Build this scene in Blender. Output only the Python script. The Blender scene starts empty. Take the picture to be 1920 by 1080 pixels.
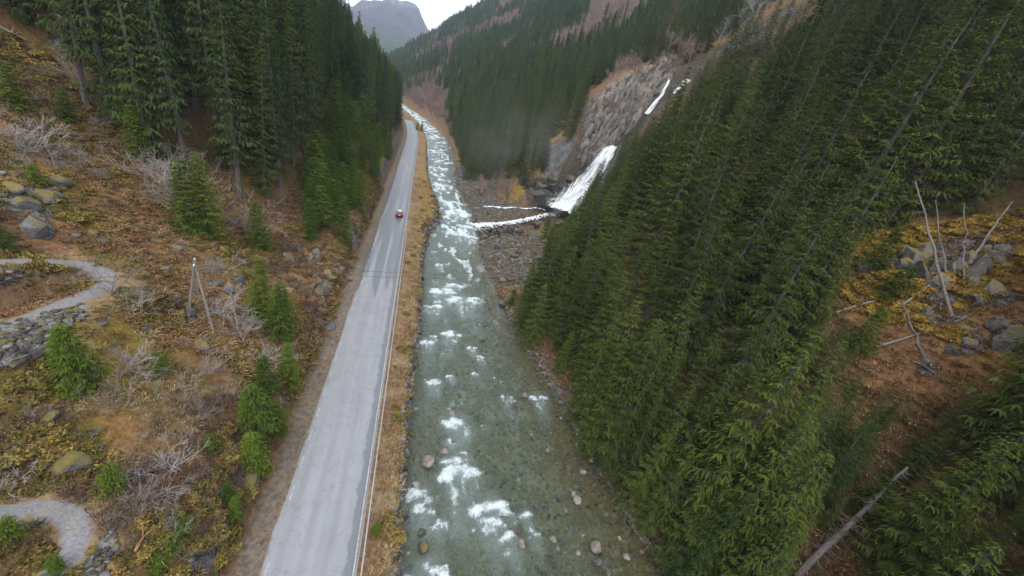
import bpy, math, random, time
import numpy as np
from mathutils import Matrix, Vector
T0 = time.time()
SC = bpy.context.scene
COL = SC.collection
R = math.radians

# ------------------------------------------------------------------ camera
CAM_POS = np.array([0.0, 0.0, 32.247])
CAM_F = np.array([0.26470363, 0.86862535, -0.41883408])
CAM_U = np.array([-0.1065124, 0.45800462, 0.88254568])
CAM_R = np.cross(CAM_F, CAM_U)
FPX = 732.985
cd = bpy.data.cameras.new("camera")
cam = bpy.data.objects.new("camera", cd)
COL.objects.link(cam)
M = Matrix.Identity(4)
for i in range(3):
    M[i][0], M[i][1], M[i][2], M[i][3] = CAM_R[i], CAM_U[i], -CAM_F[i], CAM_POS[i]
cam.matrix_world = M
cd.sensor_width = 36.0
cd.lens = FPX / 1920 * 36.0
cd.clip_start = 0.5
cd.clip_end = 12000
SC.camera = cam

# ------------------------------------------------------------------ sky, sun, exposure
W = bpy.data.worlds.new("World"); SC.world = W; W.use_nodes = True
wn = W.node_tree; wn.nodes.clear()
SUN_EL, SUN_AZ = 52.0, 205.0          # azimuth clockwise from +Y
sky = wn.nodes.new("ShaderNodeTexSky"); sky.sky_type = 'NISHITA'; sky.sun_disc = False
sky.sun_elevation = R(SUN_EL); sky.sun_rotation = R(SUN_AZ)
sky.dust_density = 4.0; sky.air_density = 1.0
hs = wn.nodes.new("ShaderNodeHueSaturation"); hs.inputs['Saturation'].default_value = 0.22
mxw = wn.nodes.new("ShaderNodeMix"); mxw.data_type = 'RGBA'; mxw.inputs['Factor'].default_value = 0.75
mxw.inputs['B'].default_value = (7.6, 8.1, 8.9, 1)   # even cloud cover
bg = wn.nodes.new("ShaderNodeBackground"); bg.inputs['Strength'].default_value = 0.15
wo = wn.nodes.new("ShaderNodeOutputWorld")
wn.links.new(sky.outputs[0], hs.inputs['Color']); wn.links.new(hs.outputs[0], mxw.inputs['A'])
wn.links.new(mxw.outputs['Result'], bg.inputs[0]); wn.links.new(bg.outputs[0], wo.inputs[0])
sl = bpy.data.lights.new("sun", 'SUN'); sl.energy = 0.9; sl.angle = R(25); sl.color = (1, .97, .92)
so = bpy.data.objects.new("sun", sl); COL.objects.link(so)
sd = Vector((math.sin(R(SUN_AZ)) * math.cos(R(SUN_EL)), math.cos(R(SUN_AZ)) * math.cos(R(SUN_EL)), math.sin(R(SUN_EL))))
so.rotation_euler = sd.to_track_quat('Z', 'Y').to_euler()
SC.view_settings.view_transform = 'Standard'; SC.view_settings.look = 'None'
SC.view_settings.gamma = 1; SC.view_settings.exposure = 0.9
SC.view_settings.use_curve_mapping = False
SC.render.engine = 'CYCLES'
cy = SC.cycles
cy.max_bounces = 6; cy.diffuse_bounces = 3; cy.glossy_bounces = 2; cy.transmission_bounces = 3
cy.transparent_max_bounces = 8; cy.volume_bounces = 2; cy.use_denoising = True
cy.caustics_reflective = False; cy.caustics_refractive = False

# ------------------------------------------------------------------ maths helpers
def pix(P):
    q = np.atleast_2d(np.asarray(P, float)) - CAM_POS
    d = q @ CAM_F
    d = np.where(np.abs(d) < 1e-6, 1e-6, d)
    return 960 + FPX * (q @ CAM_R) / d, 540 - FPX * (q @ CAM_U) / d, d
def ray(u, v):
    d = CAM_F * FPX + CAM_R * (u - 960) + CAM_U * (540 - v)
    return d / np.linalg.norm(d)
def sstep(a, b, x):
    t = np.clip((np.asarray(x, float) - a) / (b - a), 0, 1)
    return t * t * (3 - 2 * t)
def _h(ix, iy, s):
    n = (ix * 374761393 + iy * 668265263 + s * 1274126177) & 0xFFFFFFFF
    n = ((n ^ (n >> 13)) * 1274126177) & 0xFFFFFFFF
    n = ((n ^ (n >> 16)) * 2246822519) & 0xFFFFFFFF
    return ((n ^ (n >> 15)) & 0xFFFFFF) / float(0xFFFFFF)
def vnoise(x, y, s=0):
    x = np.asarray(x, float); y = np.asarray(y, float)
    ix = np.floor(x).astype(np.int64); iy = np.floor(y).astype(np.int64)
    fx = x - ix; fy = y - iy
    fx = fx * fx * fx * (fx * (fx * 6 - 15) + 10); fy = fy * fy * fy * (fy * (fy * 6 - 15) + 10)
    a = _h(ix, iy, s); b = _h(ix + 1, iy, s); c = _h(ix, iy + 1, s); d = _h(ix + 1, iy + 1, s)
    return (a + (b - a) * fx) * (1 - fy) + (c + (d - c) * fx) * fy
def fbm(x, y, sc, octv=4, s=0, gain=.5):
    x = np.asarray(x, float) / sc; y = np.asarray(y, float) / sc
    t = 0; a = 1; n = 0
    for o in range(octv):
        cx, sx = math.cos(.6 * o), math.sin(.6 * o)
        t = t + a * vnoise(x * cx - y * sx, x * sx + y * cx, s + o * 17); n += a
        x = x * 2.03; y = y * 2.03; a *= gain
    return t / n
def inpoly(u, v, poly):
    u = np.asarray(u, float); v = np.asarray(v, float)
    r = np.zeros(u.shape, bool)
    n = len(poly)
    for i in range(n):
        x0, y0 = poly[i]; x1, y1 = poly[(i + 1) % n]
        if y0 == y1: continue
        c = ((y0 > v) != (y1 > v)) & (u < (x1 - x0) * (v - y0) / (y1 - y0) + x0)
        r ^= c
    return r
def polydist(x, y, pts):
    """distance to a polyline and the interpolated third value there"""
    pts = np.asarray(pts, float)
    best = np.full(np.shape(x), 1e9); val = np.zeros(np.shape(x)); tt = np.zeros(np.shape(x)); acc = 0
    for a, b in zip(pts[:-1], pts[1:]):
        d = b[:2] - a[:2]; L2 = d @ d; L = math.sqrt(L2)
        t = np.clip(((x - a[0]) * d[0] + (y - a[1]) * d[1]) / L2, 0, 1)
        e = np.hypot(x - a[0] - t * d[0], y - a[1] - t * d[1])
        k = e < best
        best = np.where(k, e, best); val = np.where(k, a[2] + t * (b[2] - a[2]), val); tt = np.where(k, acc + t * L, tt)
        acc += L
    return best, val, tt

# ------------------------------------------------------------------ the lie of the land
def cx(y):                                  # the valley bends away to -X
    y = np.asarray(y, float)
    q = np.clip(y - 225, 0, None)
    return np.where(q < 240, -6.0e-4 * q * q, -34.6 - .17 * (q - 240))
def gz(y):                                  # valley floor climbs upstream
    y = np.asarray(y, float)
    q = np.clip(y - 85, 0, None)
    return np.where(q < 60, .018 / 120 * q * q, .54 + .018 * (q - 60)) 
LS = np.array([(-60,2.0),(10,2.0),(18.3,2.1),(27,2.0),(34,1.9),(41,2.5),(57,3.1),(78,3.1),(95,4.2),(104,5.6),(114,8.0),(131,7.6),(150,5.5),(172,4.2),(225,4.0),(300,5.0),(2000,5.0)])
RS = np.array([(-60,26.1),(10,26.1),(16.4,26.0),(23,24.6),(29,23.7),(40,22.8),(50,20.7),(61,19.3),(75,17.8),(93,17.4),(110,18.3),(132,18.4),(160,15.5),(175,16),(235,19),(300,20),(2000,20)])
def uL(y): return np.interp(y, LS[:,0], LS[:,1]) + .5 * (fbm(y, y * 0, 5, 3, 3) - .5)
def uR(y): return np.interp(y, RS[:,0], RS[:,1]) + .9 * (fbm(y, y * 0, 6, 3, 4) - .5)
WATER = -3.0
GUL = np.array([(14,112,-3.4),(24,112,-3.1),(35,114,-2.6),(44,124,-2.2),(52,136,-1.8),(58,143,-1.2),(62,144.5,9),(69,146,24),(74,146,30),(80,146.5,42),(84,148,52),(92,149,57),(110,151,66),(150,155,98),(260,160,190)])
def Zbase(x, y):
    x = np.asarray(x, float); y = np.asarray(y, float)
    u = x - cx(y); g = gz(y); l = uL(y); r = uR(y)
    # left slope
    dl = -8.7 - u
    sl_ = .56 + .30 * sstep(58, 88, y) + .12 * sstep(600, 1000, y)
    nb = fbm(x, y, 14, 4, 11) - .5
    nb2 = fbm(x, y, 40, 3, 12) - .5
    cut = 1.5 + 1.6 * fbm(y, x * 0, 9, 3, 5) + 1.6 * sstep(62, 80, y) * (1 - sstep(180, 230, y))
    d0 = np.clip(dl, 0, None)
    left = -.28 * sstep(-.9, -.2, dl) * (1 - sstep(.1, 1, dl)) + cut * sstep(.5, 2.6, d0) + sl_ * np.clip(d0 - 1.4, 0, None) \
        + (3.4 * nb * sstep(2, 9, d0) + 7 * nb2 * sstep(6, 30, d0)) 
    left = left + sstep(60, 260, d0) * .25 * np.clip(d0 - 60, 0, None)
    # small hummocks on the open slope
    hm = 1 - np.abs(2 * fbm(x, y, 3.1, 3, 21) - 1)
    left = left + (hm - .55) * .9 * sstep(2, 5, d0)
    # right bank and slope
    dr = u - r
    d0r = np.interp(y, [-60, 45, 58, 66, 76, 88, 98, 112, 128, 138, 150, 175, 200, 225, 300, 2000], [.6, .6, 1.0, 2.5, 9, 18, 25, 32, 26, 17, 14, 12, 7, 4, 3, 3])
    sr = np.interp(y, [-60, 40, 70, 105, 150, 175, 250, 500, 1000, 2000], [.84, .84, .88, .93, .90, .86, .70, .64, .80, .9])
    e = np.clip(dr, 0, None)
    flat = np.minimum(e, d0r)
    right = WATER + .9 * sstep(0, 1.6, e) + .075 * np.clip(flat - 1, 0, None) + sr * np.clip(e - d0r, 0, None) \
        + (3.6 * nb * sstep(2, 9, e - d0r + 2) + 8 * nb2 * sstep(6, 30, e - d0r))
    right = right + (hm - .55) * .55 * sstep(.5, 4, e)
    right = right - .16 * np.clip(e - 330, 0, None)
    right = WATER + (right - WATER) * (1 - .75 * sstep(1400, 1900, y))
    # river bed, bank, road bench
    w = np.clip((u - l) / (r - l), 0, 1)
    bed = WATER - .62 * (1 - np.abs(2 * w - 1) ** 3) - .08 + .34 * (fbm(x, y, 2.2, 3, 31) - .5)
    bank = np.interp(np.clip((u + .9) / (l + .9), 0, 1), [0, .2, .78, .9, 1], [0, -.12, -.45, -1.3, -3.1]) + .22 * (fbm(x, y, 1.6, 3, 33) - .5) * sstep(-.7, .2, u)
    z = np.where(u < -8.2, left, np.where(u < -.9, np.where(u < -7.6, -.28 * sstep(-7.6, -8.0, u) - .05, -.05), np.where(u < l, bank, np.where(u < r, bed, right))))
    z = z + g
    # gully with the waterfall
    dg, zg, tg = polydist(x, y, GUL)
    side = y > np.interp(x, GUL[:,0], GUL[:,1])
    hw = np.interp(x, [14, 40, 52, 60, 70, 90, 120], [2.6, 3.5, 5, 5, 4, 3, 2])
    rough = 1 + 1.6 * (fbm(x, z, 3.5, 4, 41) - .5)
    stp = np.where(side, np.interp(x, [20, 50, 60, 70, 100, 140], [.5, .6, 1.5, 2.6, 2.2, .8]), np.interp(x, [20, 45, 60, 100, 140], [.06, .2, 1.0, 1.0, .8]))
    trench = zg - .6 + stp * np.clip(dg - hw, 0, None) * rough + .08 * dg
    z = np.where((x > 13) & (y > 80) & (y < 230) & (u > r - 3), np.minimum(z, np.where(u > r, trench, np.maximum(trench, z))), z)
    return z
def hit(u, v, Z=Zbase, far=900):
    d = ray(u, v)
    t = np.concatenate([np.arange(12, 160, .25), np.arange(160, far, 1.5)])
    P = CAM_POS + d * t[:, None]
    dz = P[:, 2] - Z(P[:, 0], P[:, 1])
    k = np.argmax(dz < 0)
    if dz[k] >= 0: return None
    a = dz[k - 1] / (dz[k - 1] - dz[k]); tt = t[k - 1] + a * (t[k] - t[k - 1])
    return CAM_POS + d * tt

# the two gravel hairpins on the open slope
def px_track(pts):
    P = np.array([hit(*p) for p in pts])
    return P
TRK = []
for pts, rise in (([(-120, 500), (-40, 493), (40, 489), (100, 490), (150, 497), (188, 512), (203, 530), (192, 550), (150, 565), (90, 583), (30, 602), (-60, 628), (-140, 655)], 0),
                  ([(-140, 1012), (-60, 982), (0, 964), (50, 950), (95, 946), (130, 956), (152, 980), (154, 1010), (138, 1042), (112, 1072), (80, 1105), (30, 1150)], 0)):
    P = px_track(pts)
    z = P[:, 2].copy()
    for _ in range(6): z[1:-1] = (z[:-2] + 2 * z[1:-1] + z[2:]) / 4
    P[:, 2] = z
    # smooth resample
    s = np.r_[0, np.cumsum(np.hypot(*np.diff(P[:, :2], axis=0).T))]
    n = int(s[-1] / .5)
    ss = np.linspace(0, s[-1], n)
    Q = np.stack([np.interp(ss, s, P[:, k]) for k in range(3)], 1)
    for _ in range(4): Q[1:-1] = (Q[:-2] + 2 * Q[1:-1] + Q[2:]) / 4
    TRK.append(Q)
TRACK_HW = 1.0
def Zland(x, y):
    z = Zbase(x, y)
    for Q in TRK:
        lo, hi = Q[:, :2].min(0) - 9, Q[:, :2].max(0) + 9
        k = (x > lo[0]) & (x < hi[0]) & (y > lo[1]) & (y < hi[1])
        if not np.any(k): continue
        xs, ys = (x[k], y[k]) if np.ndim(x) else (np.array([x]), np.array([y]))
        d, zt, _ = polydist(xs, ys, Q[::3])
        w = 1 - sstep(TRACK_HW + .5, TRACK_HW + 4.0, d)
        if np.ndim(x): z[k] = z[k] * (1 - w) + (zt - .06) * w
        else: z = z * (1 - w[0]) + (zt[0] - .06) * w[0]
    return z
def Zp(x, y):
    return float(Zland(np.array([float(x)]), np.array([float(y)]))[0])
def on(u, v):
    p = hit(u, v, Zland)
    return p

# ------------------------------------------------------------------ mesh helpers
def mesh(name, V, F, smooth=False, cols=None, mats=None, mat_idx=None):
    """V (n,3); F an (m,k) array or a list of such arrays"""
    m = bpy.data.meshes.new(name)
    V = np.asarray(V, np.float32)
    Fs = F if isinstance(F, list) else [F]
    Fs = [np.asarray(f, np.int32) for f in Fs if len(f)]
    m.vertices.add(len(V)); m.vertices.foreach_set('co', V.ravel())
    nl = sum(f.size for f in Fs); nf = sum(len(f) for f in Fs)
    m.loops.add(nl); m.polygons.add(nf)
    m.loops.foreach_set('vertex_index', np.concatenate([f.ravel() for f in Fs]))
    tot = np.concatenate([np.full(len(f), f.shape[1], np.int32) for f in Fs])
    st = np.r_[0, np.cumsum(tot)[:-1]].astype(np.int32)
    m.polygons.foreach_set('loop_start', st)
    try: m.polygons.foreach_set('loop_total', tot)
    except Exception: pass
    if mat_idx is not None: m.polygons.foreach_set('material_index', np.asarray(mat_idx, np.int32))
    m.polygons.foreach_set('use_smooth', np.full(nf, smooth, bool))
    for k, c in (cols or {}).items():
        c = np.asarray(c, np.float32)
        if c.ndim == 1:
            a = m.attributes.new(k, 'FLOAT', 'POINT'); a.data.foreach_set('value', c)
        else:
            if c.shape[1] == 3: c = np.c_[c, np.ones(len(c))].astype(np.float32)
            a = m.attributes.new(k, 'FLOAT_COLOR', 'POINT'); a.data.foreach_set('color', c.ravel())
    for mt in (mats or []): m.materials.append(mt)
    m.update(calc_edges=True)
    return m
class MB:
    """collects shapes into one mesh"""
    def __init__(s): s.V = []; s.Q = []; s.T = []; s.n = 0; s.C = []
    def add(s, V, Q=None, Tn=None, col=None):
        V = np.asarray(V, float)
        if Q is not None and len(Q): s.Q.append(np.asarray(Q) + s.n)
        if Tn is not None and len(Tn): s.T.append(np.asarray(Tn) + s.n)
        s.V.append(V); s.n += len(V)
        if col is not None: s.C.append(np.broadcast_to(np.asarray(col, float), (len(V), 3)))
        return s
    def box(s, c, d, rz=0, taper=(1, 1), col=None):
        sx, sy, sz = np.array(d) / 2
        P = np.array([(-sx, -sy, -sz), (sx, -sy, -sz), (sx, sy, -sz), (-sx, sy, -sz), (-sx * taper[0], -sy * taper[1], sz), (sx * taper[0], -sy * taper[1], sz), (sx * taper[0], sy * taper[1], sz), (-sx * taper[0], sy * taper[1], sz)])
        ca, sa = math.cos(rz), math.sin(rz)
        P = np.c_[P[:, 0] * ca - P[:, 1] * sa, P[:, 0] * sa + P[:, 1] * ca, P[:, 2]] + np.array(c)
        return s.add(P, [(0, 3, 2, 1), (4, 5, 6, 7), (0, 1, 5, 4), (1, 2, 6, 5), (2, 3, 7, 6), (3, 0, 4, 7)], col=col)
    def tube(s, P, rad, k=6, cap=True, col=None):
        P = np.asarray(P, float); rad = np.broadcast_to(rad, (len(P),))
        t = np.gradient(P, axis=0); t /= np.linalg.norm(t, axis=1)[:, None] + 1e-9
        up = np.array([0, 0, 1.0]) if abs(t[0, 2]) < .9 else np.array([1.0, 0, 0])
        a = np.cross(t, up); a /= np.linalg.norm(a, axis=1)[:, None] + 1e-9
        b = np.cross(t, a)
        an = np.arange(k) * 2 * math.pi / k
        V = (P[:, None] + rad[:, None, None] * (a[:, None] * np.cos(an)[None, :, None] + b[:, None] * np.sin(an)[None, :, None])).reshape(-1, 3)
        n = len(P); i = np.arange(n - 1)[:, None] * k; j = np.arange(k)[None]; j2 = (j + 1) % k
        Q = np.stack([i + j, i + j2, i + k + j2, i + k + j], -1).reshape(-1, 4)
        Tn = []
        if cap and k > 3:
            Tn = [(0, q + 1, q) for q in range(1, k - 1)] + [((n - 1) * k, (n - 1) * k + q, (n - 1) * k + q + 1) for q in range(1, k - 1)]
        return s.add(V, Q, Tn, col)
    def mesh(s, name, mat=None, smooth=False, cname='col'):
        V = np.concatenate(s.V); F = []
        if s.Q: F.append(np.concatenate(s.Q))
        if s.T: F.append(np.concatenate(s.T))
        return mesh(name, V, F, smooth, {cname: np.concatenate(s.C)} if s.C else None, [mat] if mat else None)
def link(name, data, parent=None, loc=None, rot=None, scale=None, **props):
    o = bpy.data.objects.new(name, data); COL.objects.link(o)
    if parent is not None: o.parent = parent
    if loc is not None: o.location = loc
    if rot is not None: o.rotation_euler = rot
    if scale is not None: o.scale = scale if hasattr(scale, '__len__') else (scale,) * 3
    for k, v in props.items():
        if v is not None: o[k] = v
    return o

# ------------------------------------------------------------------ materials
def newmat(name):
    m = bpy.data.materials.new(name); m.use_nodes = True
    nt = m.node_tree; nt.nodes.clear()
    out = nt.nodes.new('ShaderNodeOutputMaterial')
    return m, nt, out
class NT:
    def __init__(s, nt): s.nt = nt
    def n(s, t, **kw):
        o = s.nt.nodes.new(t)
        for k, v in kw.items(): setattr(o, k, v)
        return o
    def l(s, a, b): s.nt.links.new(a, b)
    def pos(s, scale=(1, 1, 1), obj=False):
        if obj:
            c = s.n('ShaderNodeTexCoord').outputs['Object']
        else:
            c = s.n('ShaderNodeNewGeometry').outputs['Position']
        mp = s.n('ShaderNodeMapping'); mp.inputs['Scale'].default_value = scale
        s.l(c, mp.inputs['Vector']); return mp.outputs[0]
    def noise(s, vec, scale, detail=4, rough=.6, dist=0):
        o = s.n('ShaderNodeTexNoise'); o.inputs['Scale'].default_value = scale; o.inputs['Detail'].default_value = detail
        o.inputs['Roughness'].default_value = rough; o.inputs['Distortion'].default_value = dist
        if vec is not None: s.l(vec, o.inputs['Vector'])
        return o.outputs['Fac']
    def rng(s, f, a, b, c=0, d=1):
        o = s.n('ShaderNodeMapRange'); o.inputs[1].default_value = a; o.inputs[2].default_value = b; o.inputs[3].default_value = c; o.inputs[4].default_value = d
        s.l(f, o.inputs[0]); return o.outputs[0]
    def math(s, op, a, b=None):
        o = s.n('ShaderNodeMath', operation=op)
        for i, q in enumerate((a, b)):
            if q is None: continue
            if isinstance(q, (int, float)): o.inputs[i].default_value = q
            else: s.l(q, o.inputs[i])
        return o.outputs[0]
    def mix(s, f, a, b, mode='MIX'):
        o = s.n('ShaderNodeMix', data_type='RGBA', blend_type=mode)
        for k, q in (('Factor', f), ('A', a), ('B', b)):
            i = o.inputs[k]
            if isinstance(q, (int, float)): i.default_value = q
            elif isinstance(q, tuple): i.default_value = (*q, 1) if len(q) == 3 else q
            else: s.l(q, i)
        return o.outputs['Result']
    def attr(s, name, fac=False):
        o = s.n('ShaderNodeAttribute', attribute_name=name); return o.outputs['Fac' if fac else 'Color']
    def bump(s, h, strength=.5, dist=.1):
        o = s.n('ShaderNodeBump'); o.inputs['Strength'].default_value = strength; o.inputs['Distance'].default_value = dist
        s.l(h, o.inputs['Height']); return o.outputs[0]
    def bsdf(s, out, col, rough=.8, spec=.3, normal=None, metal=0):
        p = s.n('ShaderNodeBsdfPrincipled')
        for k, q in (('Base Color', col), ('Roughness', rough), ('Specular IOR Level', spec), ('Metallic', metal)):
            i = p.inputs[k]
            if isinstance(q, tuple): i.default_value = (*q, 1)
            elif isinstance(q, (int, float)): i.default_value = q
            else: s.l(q, i)
        if normal is not None: s.l(normal, p.inputs['Normal'])
        if out is not None: s.l(p.outputs[0], out.inputs['Surface'])
        return p

def rock_colour(N, vec, base=(.205, .195, .19), lo=.45):
    n1 = N.noise(vec, .9, 6, .7); n2 = N.noise(vec, 5, 5, .7)
    c = N.mix(N.rng(n1, .35, .7), tuple(q * lo for q in base), tuple(q * 1.25 for q in base))
    c = N.mix(N.rng(n2, .55, .75), c, (.29, .285, .28))          # pale lichen
    return c, n1, n2
def mat_ground():
    m, nt, out = newmat('ground'); N = NT(nt)
    v = N.pos()
    base = N.attr('col'); rock = N.attr('rock', True)
    n1 = N.noise(v, .55, 5, .65); n2 = N.noise(v, 2.4, 5, .7); n3 = N.noise(v, 9, 4, .7)
    c = N.mix(N.rng(n2, .3, .72), N.mix(1, base, (.5, .46, .44), 'MULTIPLY'), N.mix(1, base, (1.45, 1.4, 1.25), 'MULTIPLY'))
    c = N.mix(N.math('MULTIPLY', N.rng(n3, .56, .66), .55), c, (.055, .04, .028))
    c = N.mix(N.math('MULTIPLY', N.rng(n1, .58, .7), .35), c, (.27, .14, .075))
    rc, a, b = rock_colour(N, N.pos((1, 1, .45)))
    cn = N.noise(N.pos((1, 1, .5)), .9, 5, .6, 1.2)
    crack = N.rng(N.math('ABSOLUTE', N.math('SUBTRACT', cn, .5)), 0, .035)
    rc = N.mix(crack, (.085, .08, .076), rc)
    f = N.rng(N.math('ADD', rock, N.math('MULTIPLY', N.math('SUBTRACT', n2, .5), .9)), .42, .6)
    c = N.mix(f, c, rc)
    hgt = N.math('ADD', N.math('MULTIPLY', n2, .7), N.math('ADD', N.math('MULTIPLY', n3, .3), N.math('MULTIPLY', N.math('MULTIPLY', crack, f), .8)))
    N.bsdf(out, c, .92, .15, N.bump(hgt, .9, .35))
    return m
def mat_rock(name, base, moss=.5, mosscol=(.17, .135, .03), wet=False, lo=.45):
    m, nt, out = newmat(name); N = NT(nt)
    v = N.pos()
    c, a, b = rock_colour(N, N.pos((2.2, 2.2, 2.2) if lo > .4 else (1.1, 1.1, .5)), base, lo)
    oi = N.n('ShaderNodeObjectInfo')
    c = N.mix(1, c, N.mix(oi.outputs['Random'], (.6, .6, .62), (1.25, 1.2, 1.15)), 'MULTIPLY')
    if moss > 0:
        g = N.n('ShaderNodeNewGeometry'); sx = N.n('ShaderNodeSeparateXYZ'); N.l(g.outputs['Normal'], sx.inputs[0])
        f = N.rng(N.math('ADD', sx.outputs['Z'], N.math('MULTIPLY', N.math('SUBTRACT', N.noise(v, 1.3, 4), .5), 2.2)), .95 - moss, 1.45 - moss)
        c = N.mix(f, c, N.mix(N.noise(v, 4, 3), tuple(q * .55 for q in mosscol), tuple(q * 1.5 for q in mosscol)))
    N.bsdf(out, c, .35 if wet else .85, .5 if wet else .25, N.bump(N.math('ADD', a, b), .8, .12))
    return m
def mat_foliage(name, dark, light, tips, trans=.25):
    m, nt, out = newmat(name); N = NT(nt)
    a = N.attr('col')
    oi = N.n('ShaderNodeObjectInfo')
    sp = N.n('ShaderNodeSeparateColor'); N.l(a, sp.inputs[0])
    c = N.mix(sp.outputs[0], dark, light)
    c = N.mix(sp.outputs[1], c, tips)
    c = N.mix(N.rng(sp.outputs[2], .5, 1), c, (.13, .11, .095))
    c = N.mix(1, c, N.mix(oi.outputs['Random'], (.58, .66, .72), (1.38, 1.26, 1.05)), 'MULTIPLY')
    d = N.n('ShaderNodeBsdfDiffuse'); t = N.n('ShaderNodeBsdfTranslucent'); mx = N.n('ShaderNodeMixShader'); mx.inputs[0].default_value = trans
    N.l(c, d.inputs[0]); N.l(c, t.inputs[0]); N.l(d.outputs[0], mx.inputs[1]); N.l(t.outputs[0], mx.inputs[2]); N.l(mx.outputs[0], out.inputs['Surface'])
    return m
def mat_bark(name, a, b, scale=6):
    m, nt, out = newmat(name); N = NT(nt)
    v = N.pos((1, 1, .3)); n = N.noise(v, scale, 4, .7)
    oi = N.n('ShaderNodeObjectInfo')
    c = N.mix(N.rng(n, .3, .7), a, b)
    c = N.mix(1, c, N.mix(oi.outputs['Random'], (.75, .75, .75), (1.2, 1.2, 1.2)), 'MULTIPLY')
    N.bsdf(out, c, .9, .1, N.bump(n, .5, .04))
    return m
def mat_plain(name, col, rough=.5, spec=.5, metal=0, emit=None):
    m, nt, out = newmat(name); N = NT(nt)
    n = N.noise(N.pos(obj=True), 6, 3)
    c = N.mix(n, tuple(q * .86 for q in col), tuple(min(1, q * 1.12) for q in col))
    p = N.bsdf(out, c, rough, spec, metal=metal)
    return m
def mat_vcol(name, rough=.9, lo=.6, hi=1.35, sc=3):
    m, nt, out = newmat(name); N = NT(nt)
    n = N.noise(N.pos(), sc, 4, .7)
    c = N.mix(N.rng(n, .3, .7), N.mix(1, N.attr('col'), (lo, lo, lo), 'MULTIPLY'), N.mix(1, N.attr('col'), (hi, hi, hi), 'MULTIPLY'))
    N.bsdf(out, c, rough, .15)
    return m
M_GROUND = mat_ground()
M_ROCK = mat_rock('grey_rock', (.165, .155, .15), .45)
M_ROCKBARE = mat_rock('bare_rock', (.205, .195, .19), .0)
M_ROCKPINK = mat_rock('river_rock', (.29, .25, .225), .0)
M_ROCKDARK = mat_rock('wet_dark_rock', (.075, .07, .068), .18, wet=False)
M_CLIFF = mat_rock('cliff_rock', (.20, .178, .16), .30, (.19, .12, .04), False, .28)
M_BED = mat_rock('bed_rock', (.24, .215, .13), .0)
M_ROCKMOSS = mat_rock('mossy_rock', (.18, .17, .165), .62, (.16, .125, .035))
M_SPRUCE = mat_foliage('spruce_needles', (.041, .065, .018), (.090, .125, .028), (.172, .202, .050))
M_SPRUCEDK = mat_foliage('dark_spruce_needles', (.040, .066, .024), (.080, .116, .036), (.135, .170, .05))
M_YOUNG = mat_foliage('young_spruce_needles', (.05, .085, .016), (.10, .15, .026), (.17, .22, .04))
M_BARK = mat_bark('spruce_bark', (.06, .05, .043), (.135, .118, .106))
M_DEAD = mat_bark('dead_wood', (.19, .165, .15), (.34, .31, .29))
M_TWIG = mat_bark('bare_twigs', (.15, .115, .10), (.30, .25, .225), 3)
M_BIRCH = mat_bark('birch_haze', (.17, .115, .105), (.29, .21, .19), 1)
M_LARCH = mat_foliage('brown_dead_needles', (.17, .085, .04), (.24, .13, .065), (.28, .17, .09))
print('setup', round(time.time() - T0, 1))

# ================================================================== GROUND
def axis(segs):
    out = [np.array([segs[0][0]])]
    for a, b, d in segs:
        n = max(1, int(round((b - a) / d))); out.append(np.linspace(a, b, n + 1)[1:])
    return np.concatenate(out)
GX = axis([(-1500, -500, 60), (-500, -160, 14), (-160, -75, 3.5), (-75, -48, 1.1), (-48, -9.5, .42), (-9.5, 2.2, .3), (2.2, 30, .5), (30, 110, .8), (110, 200, 4), (200, 480, 14), (480, 1500, 60)])
GY = axis([(-40, 6, 4), (6, 75, .42), (75, 125, .65), (125, 175, .7), (175, 300, 1.6), (300, 560, 5), (560, 1000, 14), (1000, 2400, 60)])
gx, gy = np.meshgrid(GX, GY)
gx = gx.ravel(); gy = gy.ravel()
gzv = Zland(gx, gy)
nx, ny = len(GX), len(GY)
def lerp(a, b, f): return a + (np.asarray(b) - a) * f[:, None]
def pxspots(x, y, z, spots):
    """soft mask round places picked in the picture; radius in metres"""
    r = np.zeros(len(x))
    for (u, v, rad) in spots:
        p = on(u, v)
        if p is None: continue
        d = np.hypot(x - p[0], y - p[1])
        r = np.maximum(r, 1 - sstep(rad * .55, rad * 1.15, d))
    return r
ROCKSPOTS = [(560,495,2.2),(598,525,2.6),(635,515,1.6),(330,590,2.0),(300,590,1.4),(375,650,.8),(40,380,2.2),(90,362,1.8),(620,325,2.4),(648,340,1.5),(560,470,1.6),(70,425,1.2),
             (1700,500,2.6),(1770,480,3.0),(1850,470,2.2),(1760,560,1.4),(1820,640,1.6),(1640,500,1.8),(1870,560,1.4),(1900,630,1.6),(1780,600,1.2),(1740,690,1.0),
             (1030,360,6),(1010,375,5),(1070,350,5),(1000,300,3)]
MOSSSPOTS = [(1720,530,4),(1800,540,3.5),(1620,470,3),(1860,520,3),(1700,450,4),(1650,560,3),(130,100,4),(100,90,3),(60,760,1.6),(1020,300,4),(960,365,6),(1060,330,4),(200,700,1.5)]
REDSPOTS = [(90,540,3),(60,250,4),(200,420,4),(130,430,3),(60,860,2.5),(440,1040,2),(1740,720,4),(1600,640,3),(620,400,2.5),(220,370,3),(520,880,2),(100,1030,2),(900,360,5),(800,170,12),(640,290,5)]
u = gx - cx(gy)
GL = uL(gy); GR = uR(gy)
gxx = np.gradient(gzv.reshape(ny, nx), GX, axis=1).ravel(); gyy = np.gradient(gzv.reshape(ny, nx), GY, axis=0).ravel()
steep = np.hypot(gxx, gyy)
n_a = fbm(gx, gy, 7, 4, 51); n_b = fbm(gx, gy, 2.6, 4, 52); n_c = fbm(gx, gy, 16, 3, 53); n_d = fbm(gx, gy, 1.3, 3, 54)
pu, pv, pd = pix(np.c_[gx, gy, gzv])
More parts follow.
